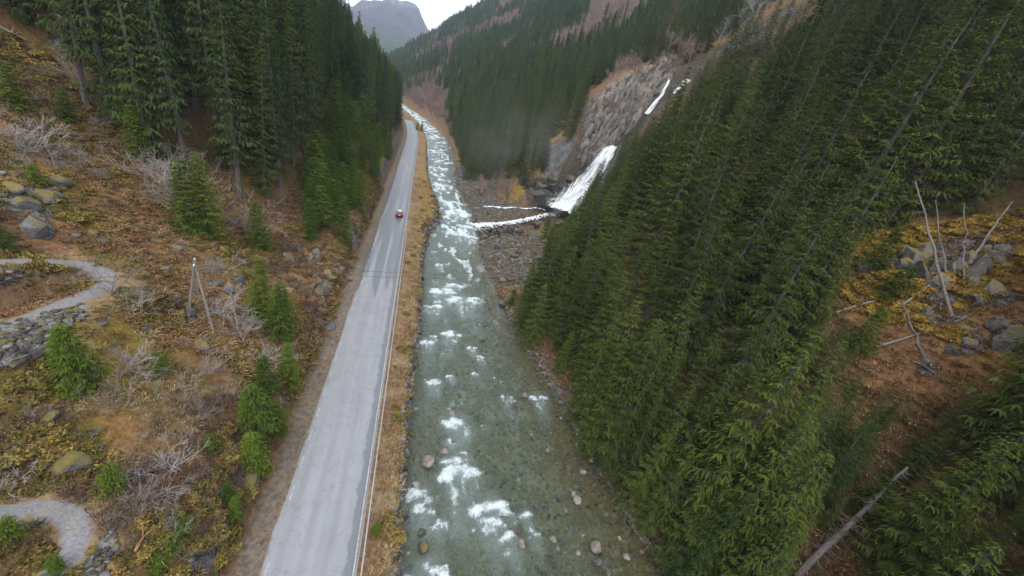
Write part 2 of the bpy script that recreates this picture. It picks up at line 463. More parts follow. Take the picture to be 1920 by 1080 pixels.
col = np.tile(np.array([.175, .115, .05]), (len(gx), 1))                       # olive moss and old grass
col = lerp(col, (.215, .155, .038), sstep(.5, .66, n_a))                        # yellow moss
col = lerp(col, (.20, .105, .045), sstep(.48, .62, n_b) * .75)                  # rust bracken
col = lerp(col, (.215, .115, .078), sstep(.54, .66, n_c) * .7)                  # reddish litter
col = lerp(col, (.27, .20, .115), sstep(.60, .74, n_d) * .6)                    # straw
near = gy < 200
ms = np.zeros(len(gx)); ms[near] = pxspots(gx[near], gy[near], gzv[near], MOSSSPOTS); col = lerp(col, (.26, .18, .032), ms * .8)
rs = np.zeros(len(gx)); rs[near] = pxspots(gx[near], gy[near], gzv[near], REDSPOTS); col = lerp(col, (.23, .115, .065), rs * .7)
# forest floor; its dark brown also paints the shadow on the river bank
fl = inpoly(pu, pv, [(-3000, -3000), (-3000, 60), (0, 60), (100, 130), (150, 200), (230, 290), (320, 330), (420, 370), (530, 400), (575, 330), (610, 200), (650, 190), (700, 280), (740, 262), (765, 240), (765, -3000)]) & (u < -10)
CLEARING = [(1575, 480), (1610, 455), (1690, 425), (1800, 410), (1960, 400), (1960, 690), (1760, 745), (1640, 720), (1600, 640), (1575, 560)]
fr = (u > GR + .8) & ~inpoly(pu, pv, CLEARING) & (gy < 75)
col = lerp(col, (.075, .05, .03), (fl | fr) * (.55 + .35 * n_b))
hill = (u > GR + 2) & (gy > 175)
col = lerp(col, (.165, .105, .075), hill * .75)
far_l = (u < -12) & (gy > 300)
col = lerp(col, (.13, .10, .06), far_l * .7)
# verge between road and river: trodden straw-brown soil
vg = sstep(-1.3, -.9, u) * (1 - sstep(GL - .6, GL, u))
col = lerp(col, lerp(np.tile((.25, .18, .115), (len(gx), 1)), (.20, .125, .075), sstep(.42, .6, n_b)), vg * .92)
col = lerp(col, (.24, .165, .045), vg * sstep(70, 95, gy) * sstep(.9, 2, u) * .8)
# ditch gravel on the inner side of the road
dt = sstep(-9.6, -8.9, u) * (1 - sstep(-7.6, -7.2, u))
col = lerp(col, (.175, .155, .14), dt * (.6 + .4 * n_d))
ct = sstep(-12.2, -11, u) * (1 - sstep(-9.7, -9.2, u)) * (gy < 240)
col = lerp(col, (.20, .13, .09), ct * .6)
# straw verges of the tracks
TRKM = np.zeros(len(gx))
for Q in TRK:
    d, _, _ = polydist(gx[near], gy[near], Q[::3])
    w = np.zeros(len(gx)); w[near] = 1 - sstep(1.5, 3.2, d); col = lerp(col, (.30, .22, .125), w * (.5 + .5 * n_d)); TRKM = np.maximum(TRKM, np.where(near, w, 0))
# shores, delta and bed
dlt = (u > GR - .5) & (gy > 62) & (gy < 185)
e_ = np.clip(u - GR, 0, None)
dw = dlt * (1 - sstep(12, 34, e_)) 
col = lerp(col, (.085, .075, .066), dw * (.6 + .4 * n_b) * (1 - ms))
sh = (1 - sstep(0, 2.2, np.abs(u - GR))) * (gy < 300)
col = lerp(col, (.10, .085, .07), sh * .8)
bed = (u > GL) & (u < GR)
bc = lerp(np.tile((.20, .185, .105), (len(gx), 1)), (.30, .275, .19), sstep(.45, .62, n_d))
bc = lerp(bc, (.16, .115, .04), sstep(.62, .9, (u - GL) / (GR - GL)) * .8)
bc = lerp(bc, (.16, .17, .13), sstep(.4, .05, (u - GL) / (GR - GL)) * .7)
col = np.where(bed[:, None], bc, col)
rock = sstep(1.25, 1.9, steep) * .8 * ((gy < 240) & ~bed) * (1 - .8 * ((gy > 120) & (u < 0)))
rock[near] = np.maximum(rock[near], .85 * pxspots(gx[near], gy[near], gzv[near], ROCKSPOTS))
rock = rock * (1 - TRKM)
rock = np.maximum(rock, ct * .62 * sstep(.38, .56, n_a))
cliff = (gx > 52) & (gx < 150) & (gy > 140) & (gy < 185) & inpoly(pu, pv, [(1040, 340), (1085, 250), (1090, 160), (1180, 100), (1260, 110), (1330, 90), (1300, 200), (1150, 300), (1110, 330), (1050, 400)])
rock = np.where(cliff, .12 + .4 * sstep(.45, .6, n_b), rock)
col = lerp(col, (.075, .058, .046), cliff * .85)  # shade of the gaps between slabs, painted on the ground behind
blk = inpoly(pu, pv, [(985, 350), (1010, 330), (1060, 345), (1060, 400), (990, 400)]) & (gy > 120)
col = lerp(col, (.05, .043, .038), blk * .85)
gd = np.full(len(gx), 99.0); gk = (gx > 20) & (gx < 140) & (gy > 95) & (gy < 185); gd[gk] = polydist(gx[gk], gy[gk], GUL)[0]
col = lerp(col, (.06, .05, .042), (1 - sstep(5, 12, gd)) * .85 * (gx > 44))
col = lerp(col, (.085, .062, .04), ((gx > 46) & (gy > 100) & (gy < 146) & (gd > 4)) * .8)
rock = np.where(bed | dt.astype(bool) & (u > -9.2), 0, rock)
# roughen the rocky places
rg = rock * (gy < 240)
gzv = gzv + rg * (1.5 * (np.abs(2 * fbm(gx, gy, 2.4, 4, 61) - 1)) - .35) * np.where(np.abs(u + 5) < 6.5, .35, 1)
gyc = gy - np.where(cliff, 3.2 * (fbm(gx * 1.3, gzv * .5, 3.0, 4, 62) - .5), 0)
ii = np.arange(ny - 1)[:, None] * nx + np.arange(nx - 1)[None]
GF = np.stack([ii, ii + 1, ii + 1 + nx, ii + nx], -1).reshape(-1, 4)
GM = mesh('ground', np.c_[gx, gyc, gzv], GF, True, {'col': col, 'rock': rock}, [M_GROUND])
link('ground', GM, kind='structure', label='mossy rocky valley floor and slopes with rust bracken and straw grass', category='ground')
print('ground', len(gx), round(time.time() - T0, 1))
GXa, GYa = GX, GY
GZ2 = gzv.reshape(ny, nx); GROCK = rock.reshape(ny, nx)
def Zg(x, y):
    """height on the built ground mesh"""
    x = np.atleast_1d(np.asarray(x, float)); y = np.atleast_1d(np.asarray(y, float))
    i = np.clip(np.searchsorted(GX, x) - 1, 0, nx - 2); j = np.clip(np.searchsorted(GY, y) - 1, 0, ny - 2)
    fx = np.clip((x - GX[i]) / (GX[i + 1] - GX[i]), 0, 1); fy = np.clip((y - GY[j]) / (GY[j + 1] - GY[j]), 0, 1)
    return (GZ2[j, i] * (1 - fx) + GZ2[j, i + 1] * fx) * (1 - fy) + (GZ2[j + 1, i] * (1 - fx) + GZ2[j + 1, i + 1] * fx) * fy
def hitg(u, v):
    return hit(u, v, Zg)

# ------------------------------------------------------------------ far mountain and far valley sides
def mat_mountain():
    m, nt, out = newmat('mountain'); N = NT(nt)
    v = N.pos((.001, .001, .001))
    n = N.noise(v, 9, 7, .65); n2 = N.noise(v, 30, 5, .7)
    c = N.mix(N.rng(n, .35, .65), (.045, .045, .068), (.11, .075, .085))  # bluish cast of distant haze mixed into the rock colour
    c = N.mix(N.rng(n2, .5, .68), c, (.035, .045, .045))
    g = N.n('ShaderNodeSeparateXYZ'); N.l(N.n('ShaderNodeNewGeometry').outputs['Position'], g.inputs[0])
    f = N.math('MULTIPLY', N.rng(g.outputs['Z'], 430, 620), N.rng(n2, .50, .56))
    c = N.mix(f, c, (.8, .8, .82))
    c = N.mix(N.rng(N.math('ADD', g.outputs['Z'], N.math('MULTIPLY', n, 160)), 330, 230), c, (.045, .06, .04))
    N.bsdf(out, c, .95, .05)
    return m
def mountain(name, prof, y0, depth, seed, label):
    """prof: skyline as (u,v) picture points taken out to distance y0; the flank falls towards the valley"""
    P = np.array([CAM_POS + ray(a, b) * (y0 / ray(a, b)[1]) for a, b in prof])
    xs = np.linspace(P[0, 0], P[-1, 0], 170); zs = np.interp(xs, P[:, 0], P[:, 2]) + 90 * (fbm(xs, xs * 0, 130, 5, 77, .62) - .5)
    t = np.linspace(0, 1, 60)
    X, Tt = np.meshgrid(xs, t); Zs = np.tile(zs, (len(t), 1))
    Y = y0 - depth * Tt
    base = 60.0
    n = fbm(X.ravel(), Y.ravel(), 420, 5, seed).reshape(X.shape) - .5
    n2 = fbm(X.ravel(), Y.ravel(), 90, 4, seed + 3).reshape(X.shape) - .5
    Zm = base + (Zs - base) * (1 - Tt) ** 1.25 + (n * 230 + n2 * 120) * (Tt * 3).clip(0, 1) * (1 - Tt * .5) + 8 * n2
    nn, mm = X.shape
    i = np.arange(nn - 1)[:, None] * mm + np.arange(mm - 1)[None]
    F = np.stack([i, i + mm, i + mm + 1, i + 1], -1).reshape(-1, 4)
    link(name, mesh(name, np.c_[X.ravel(), Y.ravel(), Zm.ravel()], F, True, None, [mat_mountain()]), kind='structure', label=label, category='mountain')
mountain('mountain', [(-400, -130), (300, -60), (560, -20), (650, 4), (690, -4), (735, -6), (770, 6), (783, 18), (793, 38), (806, 52), (830, 66), (900, 90), (1100, 130)], 3400, 1500, 71, 'far haze-blued brown mountain with snow patches closing the valley')

# ================================================================== ROAD
def mat_asphalt():
    m, nt, out = newmat('asphalt'); N = NT(nt)
    v = N.pos(); st = N.attr('st')
    s3 = N.n('ShaderNodeSeparateXYZ'); N.l(st, s3.inputs[0])
    ac, al = s3.outputs['X'], s3.outputs['Y']          # metres across from the inner edge, metres along
    sv = N.n('ShaderNodeMapping'); sv.inputs['Scale'].default_value = (1.0, .06, 1); N.l(st, sv.inputs[0])
    streak = N.noise(sv.outputs[0], 1.1, 4, .6)
    sv2 = N.n('ShaderNodeMapping'); sv2.inputs['Scale'].default_value = (1.0, .03, 1); N.l(st, sv2.inputs[0])
    wetn = N.noise(sv2.outputs[0], .75, 3, .55)
    fine = N.noise(v, 40, 3, .7); mid = N.noise(v, .5, 4, .6)
    c = N.mix(N.rng(streak, .3, .7), (.205, .207, .218), (.268, .268, .28))
    c = N.mix(N.math('MULTIPLY', N.rng(mid, .45, .7), .25), c, (.17, .172, .182))
    c = N.mix(N.math('MULTIPLY', N.rng(fine, .35, .75), .3), c, (.15, .15, .158))
    trk = N.math('POWER', N.math('ABSOLUTE', N.math('SINE', N.math('MULTIPLY', N.math('ADD', ac, -.35), 2.05))), 6.0)
    c = N.mix(N.math('MULTIPLY', trk, .16), c, (.13, .132, .14))
    crk = N.rng(N.math('ABSOLUTE', N.math('SUBTRACT', N.noise(v, .33, 7, .62, .6), .5)), .006, .0)
    c = N.mix(N.math('MULTIPLY', crk, .55), c, (.07, .07, .072))
    ptc = N.n('ShaderNodeTexVoronoi'); ptc.inputs['Scale'].default_value = .16; N.l(v, ptc.inputs['Vector']); pc = N.n('ShaderNodeSeparateColor'); N.l(ptc.outputs['Color'], pc.inputs[0])
    c = N.mix(N.math('MULTIPLY', N.rng(pc.outputs[0], .3, 1), .12), c, (.16, .16, .165))
    spill = N.rng(N.math('ADD', ac, N.math('MULTIPLY', N.math('SUBTRACT', N.noise(v, 1.4, 5, .75), .5), .9)), .22, .02)
    c = N.mix(spill, c, (.15, .125, .105))
    # darker resurfaced strip along the outer edge, ragged
    edge = N.math('ADD', ac, N.math('MULTIPLY', N.math('SUBTRACT', N.noise(v, .9, 5, .7), .5), 1.1))
    strip = N.math('MULTIPLY', N.rng(edge, 5.5, 5.65), N.rng(ac, 6.32, 6.2))
    c = N.mix(N.math('MULTIPLY', strip, .75), c, (.11, .116, .13))
    # wet tracks left up the road
    env = N.math('MULTIPLY', N.rng(al, 44, 66), N.rng(al, 210, 150))
    wet = N.math('MULTIPLY', N.rng(N.math('ADD', wetn, N.math('MULTIPLY', N.math('SUBTRACT', env, 1), .5)), .405, .48), N.rng(ac, 6.3, 5.4))
    c = N.mix(N.math('MULTIPLY', wet, .74), c, (.07, .074, .082))
    rg = N.math('SUBTRACT', .62, N.math('MULTIPLY', wet, .26))
    N.bsdf(out, c, rg, .4, N.bump(fine, .25, .01))
    return m
RY = np.concatenate([np.arange(-14, 120, 1.5), np.arange(120, 330, 2.5)])
def road_x(y): return cx(y) - 4.6 * sstep(240, 330, y) * 0
RW = np.array([-7.5, -7.0, -5.8, -4.25, -2.7, -1.5, -1.0])
rz = np.array([-.10, .015, .03, .06, .03, .015, -.09])
wob = (fbm(RY, RY * 0, 4, 3, 81) - .5) * .16
Vr = []; St = []
for k, w in enumerate(RW):
    ww = w + (wob if k in (0,) else (-wob if k == 6 else 0))
    Vr.append(np.c_[road_x(RY) + ww, RY, gz(RY) + rz[k] + .03]); St.append(np.c_[np.full(len(RY), w + 7.5), RY, RY * 0])
n = len(RY); Vr = np.stack(Vr, 1).reshape(-1, 3); St = np.stack(St, 1).reshape(-1, 3)
i = np.arange(n - 1)[:, None] * 7 + np.arange(6)[None]
F = np.stack([i, i + 1, i + 8, i + 7], -1).reshape(-1, 4)
road = link('road', mesh('road', Vr, F, False, {'st': St}, [mat_asphalt()]), kind='structure', label='pale grey two-lane asphalt road along the river, wet in streaks', category='road')
def mat_paint():
    m, nt, out = newmat('road_paint'); N = NT(nt)
    n = N.noise(N.pos(), 6, 4, .75)
    c = N.mix(N.rng(n, .42, .6), (.24, .243, .25), (.44, .44, .44))
    N.bsdf(out, c, .7, .2); return m
M_PAINT = mat_paint()
def strip(name, x0, x1, ya, yb, z, mat, parent):
    ys = np.linspace(ya, yb, max(2, int((yb - ya) / 2.5) + 1)); a = np.c_[road_x(ys) + x0, ys, gz(ys) + z]; b = np.c_[road_x(ys) + x1, ys, gz(ys) + z]
    V = np.stack([a, b], 1).reshape(-1, 3); k = np.arange(len(ys) - 1)[:, None] * 2
    return link(name, mesh(name, V, np.concatenate([k, k + 1, k + 3, k + 2], 1), False, None, [mat]), parent)
y = 8.0
while y < 290:
    if random.Random(int(y * 10)).random() > .08: strip('edge_marking', -7.10, -7.01, y, y + 1.3, .051, M_PAINT, road)
    if y > 90: strip('edge_marking', -1.32, -1.2, y, y + 1.5, .054, M_PAINT, road)
    y += 3.0
strip('edge_line', -1.36, -1.25, 4, 88, .054, M_PAINT, road)

# gravel hairpin tracks
def mat_gravel():
    m, nt, out = newmat('gravel'); N = NT(nt)
    v = N.pos(); st = N.attr('ac', True)
    n = N.noise(v, 7, 4, .75); n2 = N.noise(v, .8, 3)
    c = N.mix(N.rng(n, .3, .7), (.13, .125, .13), (.27, .262, .27))
    c = N.mix(N.math('MULTIPLY', N.rng(n2, .5, .65), .4), c, (.25, .20, .15))
    e = N.math('ADD', N.math('ABSOLUTE', st), N.math('MULTIPLY', N.math('SUBTRACT', N.noise(v, 2.2, 4), .5), .7))
    c = N.mix(N.rng(e, .55, .9), c, (.22, .16, .10))
    N.bsdf(out, c, .95, .1, N.bump(n, .8, .05)); return m
M_GRAVEL = mat_gravel()
for Q, TW, lab in zip(TRK, (.95, .66), ('narrow grey gravel hairpin track above the dry stone wall', 'narrow grey gravel hairpin bend low on the slope, half buried in straw')):
    t = np.gradient(Q[:, :2], axis=0); t /= np.linalg.norm(t, axis=1)[:, None]; nrm = np.c_[t[:, 1], -t[:, 0]]
    acs = np.array([-1.2, -.7, 0, .7, 1.2]); V = []; A = []
    for a in acs:
        wv = (fbm(np.arange(len(Q)) * .5, np.zeros(len(Q)) + a * 9, 3, 3, 91) - .5) * .3
        p = Q[:, :2] + nrm * (a * TRACK_HW + wv)[:, None] * TW
        V.append(np.c_[p, Zland(p[:, 0], p[:, 1]) + (.11 if abs(a) < .1 else (.08 if abs(a) < 1 else -.03))]); A.append(np.full(len(Q), a / 1.2))
    V = np.stack(V, 1).reshape(-1, 3); A = np.stack(A, 1).ravel()
    i = np.arange(len(Q) - 1)[:, None] * 5 + np.arange(4)[None]
    link('track', mesh('track', V, np.stack([i, i + 1, i + 6, i + 5], -1).reshape(-1, 4), True, {'ac': A}, [M_GRAVEL]), kind='structure', label=lab, category='track')

# ================================================================== WATER
FOAM = [(858,790,26),(862,880,36),(845,862,18),(778,925,24),(790,955,22),(915,945,30),(925,975,20),(955,1005,18),(800,1068,36),(825,980,14),(1010,745,16),(1120,750,10),(845,625,16),(830,545,24),(850,535,18),(870,560,22),(815,575,14),(800,640,16),
        (890,560,12),(880,425,26),(860,400,24),(870,440,22),(845,380,20),(830,350,16),(820,320,16),(815,290,16),(905,425,12),(810,265,10),(790,240,8),(775,228,8),(985,965,14),(1000,1000,12),(960,965,10),(900,670,8),(884,652,8),(815,715,14),(950,745,10),(845,705,8)]
WY = np.concatenate([np.arange(-8, 70, .3), np.arange(70, 140, .5), np.arange(140, 520, 1.4)])
WU = np.linspace(0, 1, 64)
wy, wu = np.meshgrid(WY, WU, indexing='ij')
wl = uL(wy.ravel()).reshape(wy.shape) - .6; wr = uR(wy.ravel()).reshape(wy.shape) + .9
wx = cx(wy) + wl + (wr - wl) * wu
X, Y, Uu = wx.ravel(), wy.ravel(), wu.ravel()
fo = np.zeros(len(X)); plume = np.zeros(len(X))
_rf = np.random.default_rng(5)
for _ in range(36):
    _v = _rf.uniform(470, 1060); FOAM.append((np.interp(_v, [470, 620, 740, 900, 1080], [_rf.uniform(795, 890), _rf.uniform(795, 935), _rf.uniform(785, 960), _rf.uniform(765, 1010), _rf.uniform(760, 1040)]), _v, _rf.uniform(3, 7)))
def blob(px_, py_, rx, ry, amp=.95, rough_=1.1):
    global fo
    k = (np.abs(X - px_) < rx * 2.2) & (np.abs(Y - py_) < ry * 2.2)
    if not k.any(): return
    q = np.hypot((X[k] - px_) / rx, (Y[k] - py_) / ry) + rough_ * (fbm(X[k], Y[k], .55, 4, 101) - .5)
    fo[k] = np.maximum(fo[k], (1 - sstep(.1, 1.4, q)) * amp)
for (a, b, r_) in FOAM:
    d = ray(a, b); t = (WATER + gz(100 if b < 450 else 50) - CAM_POS[2]) / d[2]; p = CAM_POS + d * t
    rad = max(.3, r_ * t * (CAM_F @ d) / FPX)
    nb_ = 3 if rad < .5 else int(_rf.integers(6, 10))
    for _ in range(nb_):                            # crescent of breaking water, then streaks drawn downstream
        ox = _rf.uniform(-1, 1); r2 = rad * _rf.uniform(.28, .6)
        blob(p[0] + ox * rad, p[1] - rad * (.5 * ox * ox + _rf.uniform(-.25, .35)), r2 * 1.15, r2 * .8)
    for _ in range(nb_):
        ox = _rf.uniform(-.8, .8); blob(p[0] + ox * rad, p[1] - rad * _rf.uniform(.6, 1.9), rad * _rf.uniform(.10, .24), rad * _rf.uniform(.5, 1.1), _rf.uniform(.4, .75))
    ex = X - p[0]
    ey2 = np.where(Y > p[1], (Y - p[1]) * 1.2, (Y - p[1]) * .26); plume = np.maximum(plume, (1 - sstep(.2, 1.5, np.hypot(ex, ey2) / (rad * 1.1) + .8 * (fbm(X, Y * .5, 1.1, 3, 106) - .5))) * min(1, rad / .8))
stk = fbm(X * 1.0, Y * .5, 1.5, 4, 102)
amt = np.interp(Y, [0, 30, 50, 70, 95, 108, 125, 150, 220, 280, 470], [.0, .03, .06, .10, .08, .22, .24, .14, .15, .18, .28])
mid_ = 1 - np.abs(2 * Uu - 1) ** 2.5
fo = np.maximum(fo, sstep(.56 - amt, .86 - amt, stk) * (.35 + .65 * sstep(40, 110, Y)) * (.35 + .65 * mid_))
rip = fbm(X, Y * .8, .9, 3, 103) - .5
wz = WATER + gz(Y) + .09 * rip + .10 * (fbm(X, Y, 3, 3, 104) - .5) + fo * (.10 + .28 * fbm(X, Y, .55, 2, 105)) * mid_
def mat_water():
    m, nt, out = newmat('river_water'); N = NT(nt)
    v = N.pos((1, .55, 1))
    f0 = N.attr('foam', True)
    n1 = N.noise(v, 1.6, 5, .65, .4); n2 = N.noise(v, 6, 4, .7); n3 = N.noise(N.pos((1.2, .75, 1)), 2.2, 8, .8, 1.2)
    n4 = N.noise(N.pos((1.1, .8, 1)), 8, 4, .7)
    foam = N.rng(N.math('ADD', f0, N.math('ADD', N.math('MULTIPLY', N.math('SUBTRACT', n3, .5), 2.4), N.math('MULTIPLY', N.math('SUBTRACT', n4, .5), 1.0))), .42, 1.0)
    glint_fleck = N.math('MULTIPLY', N.rng(N.noise(N.pos((1.5, .9, 1)), 2.4, 6, .75, .8), .60, .74), N.attr('glint_fleck', True))  # fine glints painted as pale flecks, along with micro foam
    foam = N.math('MULTIPLY', foam, N.math('MULTIPLY', N.rng(f0, .03, .3), .92))
    foam = N.math('MAXIMUM', foam, glint_fleck)
    bmp = N.bump(N.math('ADD', N.math('MULTIPLY', n1, 1), N.math('MULTIPLY', n2, .3)), .8, .34)
    tr = N.n('ShaderNodeBsdfTransparent')
    tc = N.mix(N.attr('deep', True), (.90, .92, .82), (.66, .78, .68)); N.l(tc, tr.inputs[0])
    gl = N.n('ShaderNodeBsdfGlossy'); gl.inputs['Roughness'].default_value = .12; N.l(bmp, gl.inputs['Normal'])
    fr = N.n('ShaderNodeFresnel'); fr.inputs['IOR'].default_value = 1.33; N.l(bmp, fr.inputs['Normal'])
    # suspended bubbles: a milky green body
    body = N.n('ShaderNodeBsdfDiffuse'); body.inputs[0].default_value = (.22, .27, .25, 1); N.l(bmp, body.inputs['Normal'])
    m0 = N.n('ShaderNodeMixShader'); N.l(N.attr('milk', True), m0.inputs[0]); N.l(tr.outputs[0], m0.inputs[1]); N.l(body.outputs[0], m0.inputs[2])
    m1 = N.n('ShaderNodeMixShader'); N.l(N.math('MULTIPLY', fr.outputs[0], 1.15), m1.inputs[0]); N.l(m0.outputs[0], m1.inputs[1]); N.l(gl.outputs[0], m1.inputs[2])
    fd = N.n('ShaderNodeBsdfDiffuse'); fd.inputs[0].default_value = (.60, .655, .665, 1)
    N.l(N.bump(n2, .8, .15), fd.inputs['Normal'])
    m2 = N.n('ShaderNodeMixShader'); N.l(foam, m2.inputs[0]); N.l(m1.outputs[0], m2.inputs[1]); N.l(fd.outputs[0], m2.inputs[2])
    N.l(m2.outputs[0], out.inputs['Surface'])
    return m
M_WATER = mat_water()
deep = np.clip(mid_ * .8 + .2 * sstep(30, 60, Y), 0, 1) * np.interp(Uu, [0, .6, .85, 1], [1, .9, .45, .25])
soft = 1 - sstep(.0, 1.4, np.abs(fo - .5))
milk = np.clip(np.interp(Y, [0, 25, 60, 95, 130, 500], [.05, .10, .20, .36, .42, .5]) * np.interp(Uu, [0, .1, .55, .9, 1], [.3, 1, .9, .3, .1]) + .25 * fo + .38 * plume, 0, .8)
a, b = wy.shape
i = np.arange(a - 1)[:, None] * b + np.arange(b - 1)[None]
WF = np.stack([i, i + 1, i + 1 + b, i + b], -1).reshape(-1, 4)
link('river', mesh('river', np.c_[X, Y, wz], WF, True, {'foam': fo, 'deep': deep, 'milk': milk, 'glint_fleck': np.interp(Y, [0, 35, 60, 100, 500], [.24, .38, .55, .58, .6]) * (.3 + .7 * mid_)}, [M_WATER]), kind='structure', label='clear shallow green river running over stones with white rapids', category='river')

def mat_falls(name, scl, brk, lo, hi):
    m, nt, out = newmat(name); N = NT(nt)
    st = N.attr('st')
    mp = N.n('ShaderNodeMapping'); mp.inputs['Scale'].default_value = scl; N.l(st, mp.inputs[0])
    n = N.noise(mp.outputs[0], 1.6, 6, .7, .3)
    c = N.mix(N.rng(n, .34, .56), (.46, .50, .53), (.80, .82, .83))
    d = N.n('ShaderNodeBsdfDiffuse'); N.l(c, d.inputs[0]); N.l(N.bump(n, .7, .4), d.inputs['Normal'])
    t = N.n('ShaderNodeBsdfTransparent'); mx = N.n('ShaderNodeMixShader')
    ed = N.attr('edge', True)
    N.l(N.rng(N.math('ADD', ed, N.math('MULTIPLY', N.math('SUBTRACT', n, .5), brk)), lo, hi), mx.inputs[0]); N.l(t.outputs[0], mx.inputs[1]); N.l(d.outputs[0], mx.inputs[2])
    N.l(mx.outputs[0], out.inputs['Surface'])
    return m
M_FALLS = mat_falls('white_water', (1.3, .13, 1), 1.7, .05, .5)
M_STREAM = mat_falls('stream_water', (1.0, .62, 1), 3.6, .22, .95)
def ribbon(name, path, label, cat, seed, lift=.5, rough=.5, nacross=22, face=None):
    """path rows: x, y, z, half width (spread along the side vector)"""
    P = np.array(path, float)
    s = np.r_[0, np.cumsum(np.linalg.norm(np.diff(P[:, :3], axis=0), axis=1))]
    n = int(s[-1] / .45) + 8
    ss = np.linspace(0, s[-1], n)
    Q = np.stack([np.interp(ss, s, P[:, k]) for k in range(4)], 1)
    for _ in range(6): Q[1:-1] = (Q[:-2] + 2 * Q[1:-1] + Q[2:]) / 4
    t = np.gradient(Q[:, :3], axis=0); t /= np.linalg.norm(t, axis=1)[:, None]
    h = t.copy(); h[:, 2] = 0; h /= np.linalg.norm(h, axis=1)[:, None] + 1e-9
    side = np.c_[h[:, 1], -h[:, 0], np.zeros(n)]
    if face is not None: side = np.tile(np.array(face, float) / np.linalg.norm(face), (n, 1))
    nrm = np.cross(side, t); nrm /= np.linalg.norm(nrm, axis=1)[:, None] + 1e-9; nrm *= np.sign(nrm[:, 2:3] + 1e-9) if face is None else -np.sign(nrm[:, 1:2] + 1e-9)
    ac = np.linspace(-1, 1, nacross)
    A, S = np.meshgrid(ac, ss)
    hw = Q[:, 3][:, None] * (1 + .25 * (fbm(S.ravel(), A.ravel() * 0 + np.sign(A.ravel()), 3, 3, seed).reshape(S.shape) - .5))
    d = (fbm(A.ravel() * Q[:, 3].mean() * 1.5, S.ravel() * .35, 1.2, 4, seed + 1).reshape(S.shape) - .4) * rough * 2 + lift * (1 - A ** 2)
    V = Q[:, None, :3] + side[:, None] * (A * hw)[..., None] + nrm[:, None] * d[..., None]
    i = np.arange(n - 1)[:, None] * nacross + np.arange(nacross - 1)[None]
    F = np.stack([i, i + 1, i + 1 + nacross, i + nacross], -1).reshape(-1, 4)
    edge = (1 - np.abs(A) ** 1.4) * np.minimum(1, np.minimum(S + .3, s[-1] - S + .3))
    return link(name, mesh(name, V.reshape(-1, 3), F, True, {'st': np.c_[(A * hw).ravel(), S.ravel(), S.ravel() * 0], 'edge': edge.ravel()}, [M_STREAM if name == 'stream' else M_FALLS]), kind='structure', label=label, category=cat)
def gp(u_, v_, y_):
    d = ray(u_, v_); return list(CAM_POS + d * (y_ / d[1]))
ribbon('waterfall', [gp(1152, 276, 144) + [2.4], gp(1143, 286, 143.2) + [3.2], gp(1133, 300, 142) + [3.9], gp(1121, 322, 141) + [4.6], gp(1106, 345, 140.5) + [5.8], gp(1092, 368, 139) + [8.0], gp(1080, 388, 137) + [9.5], gp(1066, 402, 133.5) + [10]], 'broad white lower waterfall pouring into the dark rock basin', 'waterfall', 111, .8, 1.0, 56, (1, -.25, -.12))
ribbon('waterfall', [gp(1254, 150, 146) + [.45], gp(1251, 160, 145.5) + [.6], gp(1244, 168, 145.2) + [.55], gp(1242, 178, 145) + [.8], gp(1233, 187, 144.5) + [.75], gp(1225, 197, 144.2) + [1.1], gp(1212, 214, 144) + [1.2]], 'thin white upper waterfall sliding down beside the grey cliff', 'waterfall', 113, .3, .5, 18, (1, -.2, 0))
ribbon('waterfall', [gp(1290, 150, 147) + [1.6], gp(1282, 157, 146.5) + [1.9], gp(1276, 164, 146.2) + [1.3], gp(1262, 178, 145.5) + [.7], gp(1250, 192, 145) + [.9]], 'short white cascade at the head of the gully above the spruces', 'waterfall', 115, .3, .6, 18, (1, -.2, 0))
def sp(u_, v_, z_, w_):
    p = hitg(u_, v_); return [p[0], p[1], max(p[2], WATER) + .22, w_]
def wp(u_, v_, z_, w_):
    d = ray(u_, v_); return list(CAM_POS + d * ((z_ - CAM_POS[2]) / d[2])) + [w_]
ribbon('stream', [sp(1075, 388, -.5, 4), sp(1050, 395, -1.0, 3.4), sp(1035, 404, -1.4, 2.6), sp(1015, 405, -1.4, 2.4), sp(1000, 411, -1.9, 2.0), sp(975, 414, -1.9, 2.3), sp(955, 420, -2.2, 1.9), sp(935, 421, -2.2, 2.4), sp(912, 426, -2.5, 2.8), sp(885, 427, -2.7, 3.6)], 'white foaming stream from the waterfall pool to the river', 'stream', 117, .35, .35, 16)
ribbon('stream', [sp(1040, 393, -.7, .8), sp(1022, 396, -1.3, .7), sp(1005, 392, -1.3, .5), sp(985, 394, -1.6, .6), sp(965, 391, -1.6, .5), sp(948, 393, -1.6, .6), sp(925, 390, -1.9, .9), sp(905, 389, -2.3, 1.2)], 'narrow white side channel behind the dark rock bar', 'stream', 119, .3, .3, 12)
print('water', round(time.time() - T0, 1))

